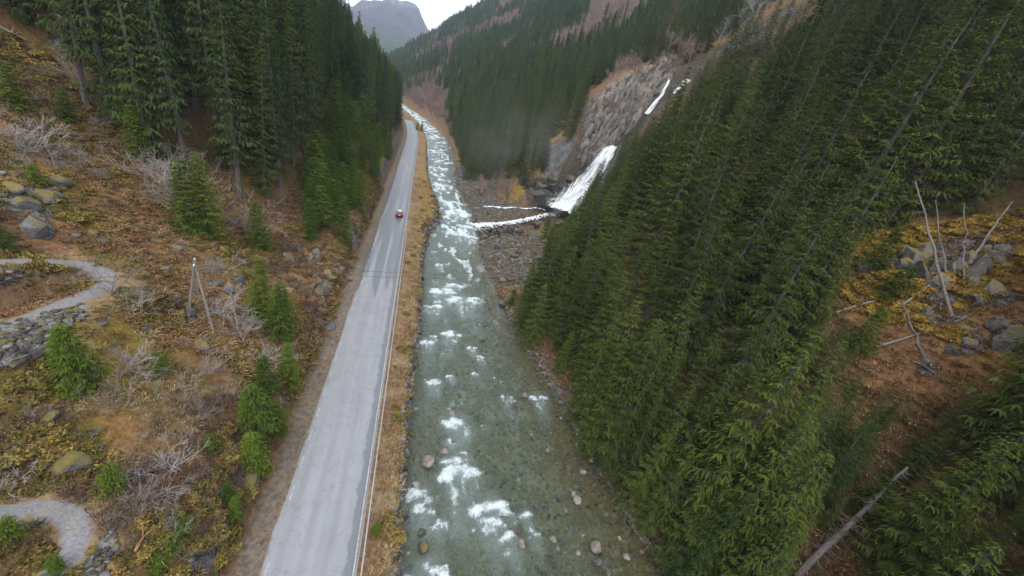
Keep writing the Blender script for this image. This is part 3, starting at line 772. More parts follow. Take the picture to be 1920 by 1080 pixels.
# ================================================================== TREES
def spruce_mesh(seed, h, rmax, c0, whorl, mat_n, mat_w, twl=1.0, per=5, tw_step=.26, dead=.0, droop=1.0, comb=5, top_pow=.85, bw=1.0, bl=1.0):
    """one spruce: returns (trunk mesh with boughs, crown mesh of needle sprays)"""
    rg = np.random.default_rng(seed)
    wood = MB()
    zs = np.linspace(0, h, 14); lean = np.cumsum(rg.normal(0, .02, (14, 2)), axis=0) * h / 14
    tr = np.clip(.0115 * h * (1 - zs / h) ** .9 + .012, .012, None); tr[0] *= 1.3
    cpos = lambda z: np.array([np.interp(z, zs, lean[:, 0]), np.interp(z, zs, lean[:, 1]), z])
    wood.tube(np.c_[lean, zs], tr, 7)
    Vs = []; Cs = []; nt = 0
    z = h * c0; 
    asym = rg.uniform(0, 6.28)
    while z < h - .12:
        t = (z / h - c0) / (1 - c0)
        prof = (1 - t) ** top_pow * min(1, .55 + t * 3.0)
        nb = max(3, int(per * (1 if t < .85 else .8)))
        a0 = rg.uniform(0, 6.28)
        for b in range(nb):
            an = a0 + b * 6.283 / nb + rg.normal(0, .22)
            L = rmax * prof * rg.uniform(.68, 1.16) * (1 + .13 * math.cos(an - asym)) + .10
            isdead = rg.random() < dead * max(0, 1 - t * 2.2)
            if rg.random() < .05 and t < .8: L *= .45
            o = np.array([math.cos(an), math.sin(an), 0.0])
            # bough: level or rising near the top, hanging lower down, tip lifting again
            sl = (.45 * t - .12 - .42 * (1 - t)) * droop + rg.normal(0, .08)
            q = np.linspace(0, 1, 6)
            zz = sl * L * q + .20 * L * (q ** 3) * (1 - t) - .10 * L * np.sin(q * 3.14)
            zb = z + rg.uniform(-.5, .5) * whorl
            pth = cpos(min(zb, h - .05)) + o * (L * q)[:, None] + np.array([0, 0, 1.0]) * zz[:, None]
            pth[:, :2] += np.cumsum(rg.normal(0, .022 * L, (6, 2)), axis=0) * q[:, None]
            br = (.010 + .011 * L) * (1 - q * .8)
            wood.tube(pth[:: 1 if L > 1.4 else 2], br[:: 1 if L > 1.4 else 2], 3, False)
            if isdead:
                for s in np.linspace(.3, .95, 6):
                    p = np.array([np.interp(s, q, pth[:, k]) for k in range(3)])
                    dd = o * .6 + np.array([-o[1], o[0], 0]) * rg.choice([-1, 1]) + np.array([0, 0, rg.uniform(-.5, .2)])
                    wood.tube(np.array([p, p + dd * .28 * L]), [.008, .004], 3, False)
                continue
            n = max(3, int(L / tw_step))
            s = np.sort(rg.uniform(.16, 1.0, n * 2)); s[-1] = 1.0
            p = np.stack([np.interp(s, q, pth[:, k]) for k in range(3)], 1)
            m = len(s)
            sd = np.where(np.arange(m) % 2 == 0, 1.0, -1.0)
            perp = np.array([-o[1], o[0], 0.0])
            fwd = rg.uniform(.35, .95, m); lat = sd * rg.uniform(.45, 1.0, m); lat[-1] = 0
            dz = -rg.uniform(.15, .75, m) * droop * (1 - .6 * t) + .12 * t
            D = o[None] * fwd[:, None] + perp[None] * lat[:, None]; D[:, 2] += dz
            D /= np.linalg.norm(D, axis=1)[:, None]
            ll = twl * (.20 + .29 * L * (1 - s * .68)) * rg.uniform(.65, 1.25, m); ll = np.clip(ll, .16, 1.15)
            shade = rg.uniform(0, 1, m) * .5 + .5 * rg.random()
            tip = np.clip((s - .55) * 1.5, 0, 1) * rg.uniform(.1, .9, m)
            grey = (rg.random(m) < dead * .35 * (1 - t)).astype(float)
            up = np.cross(D, np.cross(np.array([0, 0, 1.0]), D)); up /= np.linalg.norm(up, axis=1)[:, None] + 1e-9
            sv = np.cross(D, up)
            # each spray: a comb of narrow blades fanned round its axis
            for c in range(comb):
                f = c / max(1, comb - 1)
                base = p + D * (ll * f * .82)[:, None]; base[:, 2] -= .30 * ll * f * f * droop
                sgn = -1 if c % 2 else 1
                roll = rg.uniform(-.9, .9, m)
                sp = (sgn * rg.uniform(.25, .8, m) * (1 - f * .8))
                dd = D + sv * (sp * np.cos(roll))[:, None] + up * (sp * np.sin(roll) * .8)[:, None]; dd[:, 2] -= .38 * droop
                dd /= np.linalg.norm(dd, axis=1)[:, None]
                lc = bl * (.10 + .15 * ll) * rg.uniform(.7, 1.3, m)
                wv = np.cross(dd, up); wv /= np.linalg.norm(wv, axis=1)[:, None] + 1e-9
                wv = wv * np.cos(roll)[:, None] + up * np.sin(roll)[:, None]
                w = (.016 + .06 * lc)[:, None] * bw
                a_ = base - wv * w * .35; b_ = base + dd * (lc * .45)[:, None] + wv * w; c_ = base + dd * lc[:, None]; d_ = base + dd * (lc * .4)[:, None] - wv * w
                Vs.append(np.stack([a_, b_, c_, d_], 1).reshape(-1, 3))
                cc = np.stack([shade, tip * (.35 + .65 * f) * rg.uniform(.2, 1, m), grey], 1)
                Cs.append(np.repeat(cc, 4, axis=0)); nt += m
        z += whorl * (1.0 - .45 * t) * rg.uniform(.8, 1.2)
    V = np.concatenate(Vs); C = np.concatenate(Cs)
    Q = np.arange(len(V)).reshape(-1, 4)
    return wood.mesh('trunk', mat_w), mesh('crown', V, Q, False, {'col': C}, [mat_n])
TALL = []      # (trunk, crown, height)
for k, (h, r_, c0, mt, dd) in enumerate([(22, 3.3, .06, M_SPRUCE, .10), (25, 3.3, .12, M_SPRUCE, .22), (19, 3.1, .04, M_SPRUCE, .06), (23, 3.0, .18, M_SPRUCE, .35), (17, 2.8, .04, M_SPRUCE, .1), (21, 3.7, .07, M_SPRUCE, .15)]):
    TALL.append((*spruce_mesh(300 + k, h, r_, c0, .74, mt, M_BARK, 1.0, 6, .26, dd, 1.0, 15, bw=.9), h))
DARK = []
for k, (h, r_, c0, dd) in enumerate([(29, 2.9, .06, .2), (32, 2.9, .12, .35), (26, 2.9, .03, .15), (30, 2.6, .22, .45)]):
    DARK.append((*spruce_mesh(340 + k, h, r_, c0, .78, M_SPRUCEDK, M_BARK, 1.1, 6, .32, dd, 1.05, 9, bw=1.4, bl=1.45), h))
YOUNG = []
for k, (h, r_, dd) in enumerate([(6.0, 1.35, .0), (4.2, 1.15, 0), (7.5, 1.5, .03), (2.6, .95, 0), (5, 1.5, .03)]):
    YOUNG.append((*spruce_mesh(380 + k, h, r_, .03, .26, M_YOUNG, M_BARK, .75, 7, .17, dd, .7, 9, .8, .9, .85), h))
LOD = []
for k, (h, r_, c0) in enumerate([(21, 2.7, .08), (24, 2.6, .12), (18, 2.5, .05)]):
    LOD.append((*spruce_mesh(420 + k, h, r_, c0, 1.15, M_SPRUCE, M_BARK, 1.6, 6, .8, .05, 1.0, 3, bw=2.6, bl=3.6), h))
print('tree meshes', sum(len(t[1].polygons) * 2 for t in TALL + DARK + YOUNG + LOD), round(time.time() - T0, 1))

def bare_mesh(seed, h, spread, mat, depth=4, kids=4, upright=.6, r0=.05, name='branches', cap=True, minr=.006):
    rg = np.random.default_rng(seed); mb = MB()
    def grow(p, d, L, r_, k):
        n = 4
        pts = [p]; dd = d.copy()
        for _ in range(n):
            dd = dd + rg.normal(0, .17, 3); dd[2] += .05 * upright; dd /= np.linalg.norm(dd)
            pts.append(pts[-1] + dd * L / n)
        pts = np.array(pts)
        mb.tube(pts, np.linspace(r_, max(r_ * .5, minr * .7), n + 1), 5 if r_ > .04 else 3, False)
        if k == 0: return
        for _ in range(kids + (1 if rg.random() < .5 else 0)):
            s = rg.uniform(.3, 1.0)
            q = np.array([np.interp(s * n, np.arange(n + 1), pts[:, j]) for j in range(3)])
            nd = dd + rg.normal(0, spread, 3); nd[2] = nd[2] * .8 + upright * .25; nd /= np.linalg.norm(nd)
            grow(q, nd, L * rg.uniform(.5, .8), max(minr, r_ * .55), k - 1)
    return mb, grow, rg
def bare_tree(seed, h, mat, stems=1, spread=.55, depth=3, kids=4, upright=.8, r0=.06, tilt=.25, minr=.012):
    mb, grow, rg = bare_mesh(seed, h, spread, mat, depth, kids, upright, r0, minr=minr)
    for _ in range(stems):
        d = np.array([rg.normal(0, tilt), rg.normal(0, tilt), 1.0]); d /= np.linalg.norm(d)
        grow(np.array([rg.normal(0, .12) * stems ** .5, rg.normal(0, .12) * stems ** .5, -.15]), d, h * .55 * rg.uniform(.75, 1.1), r0, depth)
    return mb.mesh('branches', mat)
SHRUB = [bare_tree(500 + k, h, M_TWIG if k % 2 else M_DEAD, st, .6, 3, 3, .55, .026, .5, .0075) for k, (h, st) in enumerate([(2.4, 5), (3.2, 3), (1.8, 6), (2.8, 4)])]
BIRCH = [bare_tree(520 + k, h, M_DEAD, 1, .5, 3, 5, .8, .07, .12, .013) for k, h in enumerate([6.5, 5.0, 8.0])]
FARBARE = [bare_tree(540 + k, h, M_BIRCH, 2, .5, 2, 6, 1.0, .16, .2, .075) for k, h in enumerate([10, 12, 8])]

# ---- where the spruces stand
LEFT_BASE = [(-900, -200), (0, 60), (100, 130), (150, 200), (230, 285), (320, 325), (420, 365), (530, 392), (575, 320), (610, 195), (650, 190), (700, 272), (740, 258), (765, 238), (790, 210)]
RIGHT_EDGE = [(1300, 1200), (1262, 1080), (1190, 990), (1165, 935), (1105, 868), (1085, 800), (1078, 715), (1040, 680), (985, 655), (972, 600), (1000, 510), (1040, 430), (1110, 352), (1142, 290), (1200, 210), (1300, 110), (1500, -5), (1700, -200)]
rgt = np.random.default_rng(7)
def grid_pts(x0, x1, y0, y1, s, jit=.42):
    a, b = np.meshgrid(np.arange(x0, x1, s), np.arange(y0, y1, s))
    a = a.ravel() + rgt.uniform(-jit, jit, a.size) * s; b = b.ravel() + rgt.uniform(-jit, jit, b.size) * s
    return a, b
cand = []      # x, y, z, proto list id, proto index, scale, kind
def project_tree(x, y, z, h):
    return pix(np.array([(x, y, z + h * f) for f in (.0, .35, .7, 1.0)]))
le = np.array(LEFT_BASE); re_ = np.array(sorted(RIGHT_EDGE, key=lambda p: p[1]))
# right spur
xs, ys = grid_pts(19, 190, -2, 128, 3.9, .62)
zs_ = Zg(xs, ys)
for x, y, z in zip(xs, ys, zs_):
    r_ = uR(np.array([y]))[0]
    if x < r_ + 1.0 or (x > 45 and y > 132 - 0.05 * x): continue
    if polydist(np.array([x]), np.array([y]), GUL)[0][0] < 9: continue
    if rgt.random() < .10 * (1 + (vnoise(x / 9, y / 9, 77) > .6)): continue
    k = int(rgt.integers(0, 6)); sc = rgt.uniform(.42, 1.0) ** .7 * 1.2
    if x < r_ + 5: sc *= .8
    for shrink in (1, .85, .72, .6, .45):
        pu_, pv_, pd_ = project_tree(x, y, z, TALL[k][2] * sc * shrink)
        lim = np.interp(pv_, re_[:, 1], re_[:, 0])
        rad = 2.0 * sc * shrink * FPX / pd_
        bad = np.any(pu_ - rad * np.array([.75, .7, .4, .1]) < lim - 10)
        if not bad: break
    sc *= shrink
    if bad or pd_.min() < 11: continue
    tt = np.linspace(0, 1, 9)
    iu = np.interp(tt, [0, .35, .7, 1], pu_); iv = np.interp(tt, [0, .35, .7, 1], pv_)
    inn = inpoly(iu, iv, CLEARING)
    if inn[0]: continue
    if inn.mean() > .1:
        # only low growth may stand in front of the clearing
        first = tt[np.argmax(inn)]
        if first * TALL[k][2] * sc < 3: continue
        sc *= first * .95
    cand.append((x, y, z, 'T', k, sc, 'right'))
for y in np.arange(7, 70, 2.6):
    for off in (.2, 3.0):
        y2 = y + rgt.uniform(-.8, .8); x = float(np.interp(y2, RS[:, 0], RS[:, 1])) + off + rgt.uniform(-.3, .8); k = int(rgt.choice([0, 2, 4, 5])); z = float(Zg(x, y2)[0])
        sc = rgt.uniform(.5, .8) if off < 2 else rgt.uniform(.65, .95)
        pu_, pv_, pd_ = project_tree(x, y2, z, TALL[k][2] * sc)
        if pd_.min() < 9 or np.any(pu_ < np.interp(pv_, re_[:, 1], re_[:, 0]) - 10): continue
        cand.append((x, y2, z, 'T', k, sc, 'right'))
LOWFILL = [(1380, 560), (1570, 545), (1590, 660), (1650, 735), (1760, 755), (1960, 700), (1960, 1120), (1380, 1120)]
xs, ys = grid_pts(22, 75, -4, 45, 2.7)
zs_ = Zg(xs, ys)
a_, b_, d_ = pix(np.c_[xs, ys, zs_])
for x, y, z, ok in zip(xs, ys, zs_, inpoly(a_, b_, LOWFILL)):
    if not ok or x < float(np.interp(y, RS[:, 0], RS[:, 1])) + 2: continue
    k = int(rgt.choice([0, 2, 4, 5])); h = rgt.uniform(3.5, 10)
    for f in (1, .75, .5, .35):
        t = np.linspace(.1, 1.05, 8); a, b, d = pix(np.c_[np.full(8, x), np.full(8, y), z + h * f * t])
        if d.min() > 8 and not inpoly(a, b, CLEARING).any(): cand.append((x, y, z, 'T', k, h * f / TALL[k][2], 'right')); break
TRUNK_GAP = [(1480, 1095), (1690, 860), (1718, 878), (1545, 1110)]
def blocks(c):
    h = TALL[c[4]][2] * c[5]; t = np.linspace(.05, 1, 12); a, b, d = pix(np.c_[np.full(12, c[0]), np.full(12, c[1]), c[2] + h * t])
    rad = (1.0 + 4.0 * c[5] * (1 - t)) * FPX / d
    return d[0] < TG_D + 1.5 and any(inpoly(a + o * rad, b, TRUNK_GAP).any() for o in (-.9, -.4, 0, .4, .9))
TG_D = (hitg(1500, 1075) - CAM_POS) @ CAM_F
kept = []
for c in cand:
    for f in (1, .6, .4, .25, .16):
        c2 = (*c[:5], c[5] * f, c[6])
        if not blocks(c2): kept.append(c2); break
cand = kept
# left slope
xs, ys = grid_pts(-95, -11.5, 56, 300, 4.1)
zs_ = Zg(xs, ys)
for x, y, z in zip(xs, ys, zs_):
    if x - float(cx(y)) > -12: continue
    k = rgt.integers(0, 4); sc = rgt.uniform(.78, 1.06)
    if y > 180: sc *= .85
    pu_, pv_, pd_ = project_tree(x, y, z, DARK[k][2] * sc)
    if pv_[0] > np.interp(pu_[0], le[:, 0], le[:, 1]): continue
    if np.any(pu_[1:] > np.interp(pv_[1:], [-400, 0, 60, 130, 200, 240], [600, 668, 700, 745, 768, 780]) + 6): continue
    cand.append((x, y, z, 'D', k, sc, 'left'))
# hillside beyond the waterfall
BARE = [[(770, 150), (835, 130), (850, 235), (800, 245), (762, 200)], [(1098, 285), (1094, 185), (1180, 108), (1300, 95), (1330, 130), (1240, 220), (1150, 310), (1060, 400), (990, 400), (992, 338), (1040, 318)],
        [(755, 100), (880, 45), (940, 20), (1010, 35), (880, 80), (760, 125)], [(1020, 70), (1130, 0), (1190, -40), (1330, -60), (1130, 60), (1040, 92)], [(1380, 90), (1440, 10), (1540, -30), (1540, 40), (1420, 100)],
        [(862, 345), (960, 338), (985, 365), (985, 400), (880, 400)]]
xs, ys = grid_pts(-30, 190, 132, 330, 4.7)
zs_ = Zg(xs, ys)
bare_pts = []
for x, y, z in zip(xs, ys, zs_):
    uu = x - float(cx(y)); r_ = uR(np.array([y]))[0]
    if uu < r_ + 3 or polydist(np.array([x]), np.array([y]), GUL)[0][0] < 9: continue
    k = rgt.integers(0, 6); sc = rgt.uniform(.66, 1.0)
    pu_, pv_, pd_ = project_tree(x, y, z, TALL[k][2] * sc)
    if pu_.min() > 2000 or pv_.max() < -50: continue
    if any(inpoly(pu_[:2], pv_[:2], b_).any() for b_ in BARE):
        if rgt.random() < (.3 if pv_[0] < 150 else .12): bare_pts.append((x, y, z))
        if pv_[0] > 128 or rgt.random() < .55: continue
    if any(inpoly(pu_[2:3], pv_[2:3], b_).any() for b_ in BARE[1:2]): continue
    cand.append((x, y, z, 'T', k, sc, 'beyond'))
# size in the picture decides which are individuals
def score(c):
    h = {'T': TALL, 'D': DARK}[c[3]][c[4]][2] * c[5]
    pu_, pv_, pd_ = project_tree(c[0], c[1], c[2], h)
    if pd_.min() < 3: return 0
    vis = np.mean((pu_ > -40) & (pu_ < 1960) & (pv_ > -40) & (pv_ < 1120))
    return vis * h * FPX / pd_.mean()
sc_ = np.array([score(c) for c in cand])
# hidden ones score less: rows standing right behind others
order = np.argsort(-sc_)
cell = {}
for j in order:
    c = cand[j]; h = {'T': TALL, 'D': DARK}[c[3]][c[4]][2] * c[5]
    a_, b_, d_ = pix([(c[0], c[1], c[2] + h * .8)])
    key = (int(a_[0] // 36), int(b_[0] // 36))
    near_ = [q for q in cell.get(key, []) if q < d_[0] - 3]
    sc_[j] *= .55 ** len(near_)
    cell.setdefault(key, []).append(d_[0])
order = np.argsort(-sc_)
print('candidates', len(cand), 'visible', int((sc_ > 0).sum()))
def place_tree(name, proto, x, y, z, sc, rot, label, cat, group, tilt=(0, 0), sxy=1.0):
    root = link(name, None, None, (x, y, z - .15), (tilt[0], tilt[1], rot), (sc * sxy, sc * sxy, sc), label=label, category=cat, group=group)
    link('trunk', proto[0], root); link('crown', proto[1], root)
    return root
CLX, CLY = 51, 25
def stand(c):
    x, y, z, _, k, sc, side = c; f = FORM[(c[3], c[4])]
    if side == 'left':
        deep = x - float(cx(y))
        if y < 74 and x < -20:
            w = 'close to the road end' if x > -30 else ('behind the bare thicket' if x > -42 else 'at the top of the felled slope')
            return f'{f} spruce edging the open bracken slope {w}', 'spruces edging the open slope'
        w = 'before the car' if y < 105 else ('level with the waterfall' if y < 165 else 'towards the far road bend')
        if deep > -24: return f'{f} spruce just above the road {w}', 'spruces along the road'
        w2 = 'midway up' if deep > -40 else 'high in'
        return f'{f} spruce {w2} the stand above the road {w}', 'spruces above the road'
    if side == 'right':
        e = x - float(np.interp(y, RS[:, 0], RS[:, 1]))
        along = 'near the long twigged dead trunk' if y < 24 else ('across from the road cutting' if y < 40 else ('across from the timber pole' if y < 58 else 'towards the scree'))
        if sc * TALL[k][2] < 9 and x > 28: return f'small {f} spruce among taller ones below the clearing {along}', 'small spruces below the clearing'
        if e < 7: return f'{f} spruce overhanging the river edge {along}', 'spruces along the water'
        if y > 82: return f'{f} spruce on the spur in front of the waterfall gully', 'spruces on the spur'
        if x > 56: return f'{f} spruce on the slope above the mossy rock clearing {along}', 'spruces above the clearing'
        w = 'low on' if e < 14 else ('midway up' if e < 22 else 'high on')
        return f'{f} spruce {w} the slope beside the river {along}', 'spruces between river and clearing'
    return f'{f} spruce on the hillside beyond the waterfall', 'spruces beyond the waterfall'
FORM = {('T', 0): 'full green', ('T', 1): 'tall straight', ('T', 2): 'compact dense', ('T', 3): 'slender grey-twigged', ('T', 4): 'short narrow', ('T', 5): 'broad spreading',
        ('D', 0): 'full dark', ('D', 1): 'very tall', ('D', 2): 'densely skirted', ('D', 3): 'bare-stemmed grey-twigged'}
N_IND = 300
rest = []
for q, j in enumerate(order):
    c = cand[j]
    if q < N_IND and sc_[j] > 0:
        lab, grp = stand(c); grp = lab.replace(' spruce ', ' spruces ', 1)
        place_tree('spruce_tree', {'T': TALL, 'D': DARK}[c[3]][c[4]], c[0], c[1], c[2], c[5], rgt.uniform(0, 6.28), lab, 'spruce', grp, (rgt.normal(0, .035), rgt.normal(0, .035)), rgt.uniform(.9, 1.4) if c[3] == 'T' else rgt.uniform(.9, 1.25))
    else: rest.append(c)

# ---- the remaining mass of forest: one object per wood, points carrying the same trees
def instancer(name, pts, protos, label, cat):
    """pts rows: x y z index scale rot"""
    pts = np.asarray(pts, float)
    lib = bpy.data.collections.new(name + '_kinds')
    for k, ms_ in enumerate(protos):
        o = bpy.data.objects.new('%s_kind_%02d' % (name, k), ms_); lib.objects.link(o)
    m = bpy.data.meshes.new(name); m.vertices.add(len(pts)); m.vertices.foreach_set('co', pts[:, :3].astype(np.float32).ravel())
    for nm, c, ty in (('idx', 3, 'INT'), ('scl', 4, 'FLOAT'), ('rot', 5, 'FLOAT')):
        a = m.attributes.new(nm, ty, 'POINT'); a.data.foreach_set('value', pts[:, c].astype(np.int32 if ty == 'INT' else np.float32))
    o = link(name, m, kind='stuff', label=label, category=cat)
    ng = bpy.data.node_groups.new(name, 'GeometryNodeTree')
    ng.interface.new_socket('Geometry', in_out='INPUT', socket_type='NodeSocketGeometry'); ng.interface.new_socket('Geometry', in_out='OUTPUT', socket_type='NodeSocketGeometry')
    A = ng.nodes.new('NodeGroupInput'); B = ng.nodes.new('NodeGroupOutput')
    ip = ng.nodes.new('GeometryNodeInstanceOnPoints'); ci = ng.nodes.new('GeometryNodeCollectionInfo')
    ci.inputs['Collection'].default_value = lib; ci.inputs['Separate Children'].default_value = True; ci.inputs['Reset Children'].default_value = True
    def at(nm, ty):
        n = ng.nodes.new('GeometryNodeInputNamedAttribute'); n.data_type = ty; n.inputs['Name'].default_value = nm; return n.outputs['Attribute']
    ip.inputs['Pick Instance'].default_value = True
    cmb = ng.nodes.new('ShaderNodeCombineXYZ'); ng.links.new(at('rot', 'FLOAT'), cmb.inputs['Z'])
    e2r = ng.nodes.new('FunctionNodeEulerToRotation'); ng.links.new(cmb.outputs[0], e2r.inputs[0])
    ng.links.new(A.outputs[0], ip.inputs['Points']); ng.links.new(ci.outputs[0], ip.inputs['Instance'])
    ng.links.new(at('idx', 'INT'), ip.inputs['Instance Index']); ng.links.new(e2r.outputs[0], ip.inputs['Rotation']); ng.links.new(at('scl', 'FLOAT'), ip.inputs['Scale'])
    ng.links.new(ip.outputs[0], B.inputs[0])
    md = o.modifiers.new('scatter', 'NODES'); md.node_group = ng
    return o
def both(t):
    """trunk and crown of a tree kind joined"""
    a, b = t[0], t[1]
    na = len(a.vertices); va = np.empty(na * 3, np.float32); a.vertices.foreach_get('co', va)
    nb = len(b.vertices); vb = np.empty(nb * 3, np.float32); b.vertices.foreach_get('co', vb)
    Fs = []; mi = []
    out = {}
    for src, off, mk in ((a, 0, 0), (b, na, 1)):
        for p in src.polygons: out.setdefault(len(p.vertices), ([], []))[0].append([v + off for v in p.vertices]); out[len(p.vertices)][1].append(mk)
    for k in sorted(out): Fs.append(np.array(out[k][0])); mi += out[k][1]
    cb = np.empty(nb * 4, np.float32); b.attributes['col'].data.foreach_get('color', cb)
    C = np.concatenate([np.zeros((na, 4), np.float32), cb.reshape(-1, 4)])
    return mesh('tree', np.concatenate([va.reshape(-1, 3), vb.reshape(-1, 3)]), Fs, False, {'col': C}, [a.materials[0], b.materials[0]], mi)
JT = [both(t) for t in TALL] + [both(t) for t in DARK]
JL = [both(t) for t in LOD]
print('joined', round(time.time() - T0, 1))
fo_pts = {'left': [], 'right': [], 'beyond': []}
for c in rest:
    fo_pts[c[6]].append((c[0], c[1], c[2] - .15, c[4] + (6 if c[3] == 'D' else 0), c[5], rgt.uniform(0, 6.28)))
instancer('spruce_forest', fo_pts['left'], JT, 'dense dark spruce wood filling the slope above the road', 'forest')
instancer('spruce_forest', fo_pts['right'] + fo_pts['beyond'], JT, 'dense green spruce wood filling the slope across the river', 'forest')
far = []; farb = []
xs, ys = grid_pts(-520, 620, 300, 1350, 5.8)
zs_ = Zg(xs, ys)
nn = fbm(xs, ys, 60, 3, 131)
pu_, pv_, pd_ = pix(np.c_[xs, ys, zs_ + 8])
barem = np.zeros(len(xs), bool)
jx = (fbm(xs, ys, 35, 3, 133) - .5) * 90; jy = (fbm(xs, ys, 30, 3, 134) - .5) * 50
for b_ in BARE: barem |= inpoly(pu_ + jx, pv_ + jy, b_)
for x, y, z, n_, a_, b_, d_, bm in zip(xs, ys, zs_, nn, pu_, pv_, pd_, barem):
    if d_ < 5 or a_ < 640 or a_ > 1980 or b_ < -60 or b_ > 330: continue
    uu = x - float(cx(y))
    if -14 < uu < 26: continue
    if bm or n_ > .63 or (z > 190 and n_ > .46):
        if rgt.random() < .8: farb.append((x, y, z - .2, rgt.integers(0, 3), rgt.uniform(.7, 1.15), rgt.uniform(0, 6.28)))
    elif n_ > .34 or rgt.random() < .5: far.append((x, y, z - .3, rgt.integers(0, 3), rgt.uniform(.45, 1.0) ** .7 * 1.1, rgt.uniform(0, 6.28)))
for (x, y, z) in bare_pts: farb.append((x, y, z - .2, rgt.integers(0, 3), rgt.uniform(.5, .9), rgt.uniform(0, 6.28)))
instancer('far_forest', far, JL, 'distant spruce forest covering the far valley sides', 'forest')
instancer('bare_birch_wood', farb, FARBARE, 'pinkish brown leafless birch wood on the far hillside', 'wood')
print('forest', len(far), len(farb), round(time.time() - T0, 1))

# ================================================================== STONES
def ico(sub):
    t = (1 + 5 ** .5) / 2
    V = [(-1, t, 0), (1, t, 0), (-1, -t, 0), (1, -t, 0), (0, -1, t), (0, 1, t), (0, -1, -t), (0, 1, -t), (t, 0, -1), (t, 0, 1), (-t, 0, -1), (-t, 0, 1)]
    F = [(0, 11, 5), (0, 5, 1), (0, 1, 7), (0, 7, 10), (0, 10, 11), (1, 5, 9), (5, 11, 4), (11, 10, 2), (10, 7, 6), (7, 1, 8), (3, 9, 4), (3, 4, 2), (3, 2, 6), (3, 6, 8), (3, 8, 9), (4, 9, 5), (2, 4, 11), (6, 2, 10), (8, 6, 7), (9, 8, 1)]
    V = [np.array(v) / np.linalg.norm(v) for v in V]
    for _ in range(sub):
        mid = {}; G = []
        def mp(a, b):
            k = (min(a, b), max(a, b))
            if k not in mid:
                q = V[a] + V[b]; V.append(q / np.linalg.norm(q)); mid[k] = len(V) - 1
            return mid[k]
        for a, b, c in F:
            x, y, z = mp(a, b), mp(b, c), mp(c, a); G += [(a, x, z), (b, y, x), (c, z, y), (x, y, z)]
        F = G
    return np.array(V), np.array(F)
def boulder(seed, sub, mat, flat=.7, planes=9, smooth=False):
    rg = np.random.default_rng(seed); V, F = ico(sub); V = V.copy()
    for _ in range(planes):                       # split faces: shave with planes
        n = rg.normal(0, 1, 3); n /= np.linalg.norm(n); d = rg.uniform(.58, .88)
        s = V @ n; V -= np.outer(np.clip(s - d, 0, None), n)
    V = V * (1 + .10 * (fbm(V[:, 0] * 2 + seed, V[:, 1] * 2 + V[:, 2] * 1.7, 1, 3, seed) - .5))[:, None]
    V *= rg.uniform(.75, 1.25, 3) * np.array([1, 1, flat])
    V /= np.abs(V[:, :2]).max()
    return mesh('boulder', V, F, smooth, None, [mat])
ROCKS = [boulder(600 + k, 2, M_ROCK) for k in range(5)]
ROCKM = [boulder(610 + k, 2, M_ROCKMOSS, .75, 12) for k in range(4)]
ROCKD = [boulder(620 + k, 2, M_ROCKDARK, .85, 14) for k in range(5)]
ROCKP = [boulder(630 + k, 2, M_ROCKPINK, .75, 14) for k in range(5)]
STONE = [boulder(640 + k, 1, M_ROCKBARE, .6, 7) for k in range(5)]
STONEP = [boulder(650 + k, 1, M_ROCKPINK, .6, 6) for k in range(4)]
STONED = [boulder(660 + k, 1, M_ROCKDARK, .65, 7) for k in range(4)]
STONEB = [boulder(680 + k, 1, M_BED, .6, 4, True) for k in range(5)]
CLF = [boulder(690 + k, 2, M_CLIFF, 1.0, 14) for k in range(5)]
ANG = [boulder(670 + k, 2, M_ROCK, .95, 18) for k in range(5)]
rgs = np.random.default_rng(21)
def rr(): return (rgs.normal(0, .25), rgs.normal(0, .25), rgs.uniform(0, 6.28))
def mpp(p): return float((np.asarray(p) - CAM_POS) @ CAM_F) / FPX      # metres per photo pixel at p
def put_boulder(u_, v_, wpx, kinds, label, group=None, sink=.5, z=None, name='boulder'):
    p = hitg(u_, v_) if z is None else np.array(wp(u_, v_, z, 0)[:3])
    if p is None: return
    s = wpx * .5 * mpp(p)
    k = kinds[rgs.integers(0, len(kinds))]
    return link(name, k, None, (p[0], p[1], p[2] + s * (.55 - sink)), rr(), (s, s * rgs.uniform(.8, 1.1), s * rgs.uniform(.8, 1.05)), label=label, category='boulder', group=group)
# in the river
for a, b, w in [(1118, 1030, 26), (1120, 1056, 20), (1092, 886, 15), (1082, 940, 18), (1075, 928, 12), (1036, 1012, 18), (1047, 1030, 14), (1175, 1046, 14), (1085, 1040, 13), (1060, 958, 10), (1092, 1005, 12), (1025, 846, 12), (996, 817, 10), (983, 743, 13), (964, 754, 9), (945, 746, 10), (1052, 785, 9), (1080, 835, 9), (1005, 950, 14), (1140, 1075, 14), (1160, 1010, 10)]:
    put_boulder(a, b, w, ROCKP, 'pale pinkish boulder standing in the shallows along the spruce bank', 'pale boulders in the shallows', .25, WATER - .12)
for a, b, w, lab in [(803, 870, 28, 'brown flat boulder splitting the current beside the road bank'), (834, 848, 18, 'reddish brown boulder just above a white rapid'), (780, 912, 20, 'brown wet boulder in foam close to the road bank'), (849, 777, 16, 'brown boulder upstream of a small white plume'),
                     (977, 1022, 22, 'long grey-brown boulder lying across the shallow riffle'), (970, 995, 20, 'grey boulder with white water on both flanks'), (790, 1000, 18, 'reddish sunken boulder near the stone bank'), (793, 1030, 26, 'dark sunken boulder above the lowest white rapid'), (883, 654, 9, 'small brown rock in mid river below the rapids'), (905, 640, 12, 'flat dark rock in mid river'), (872, 488, 9, 'small dark rock breaking the smooth grey reach'), (918, 580, 9, 'small dark rock by the right gravel shore')]:
    put_boulder(a, b, w, ROCKP if 'brown' in lab else ROCKD, lab, None, .28, WATER - .08)
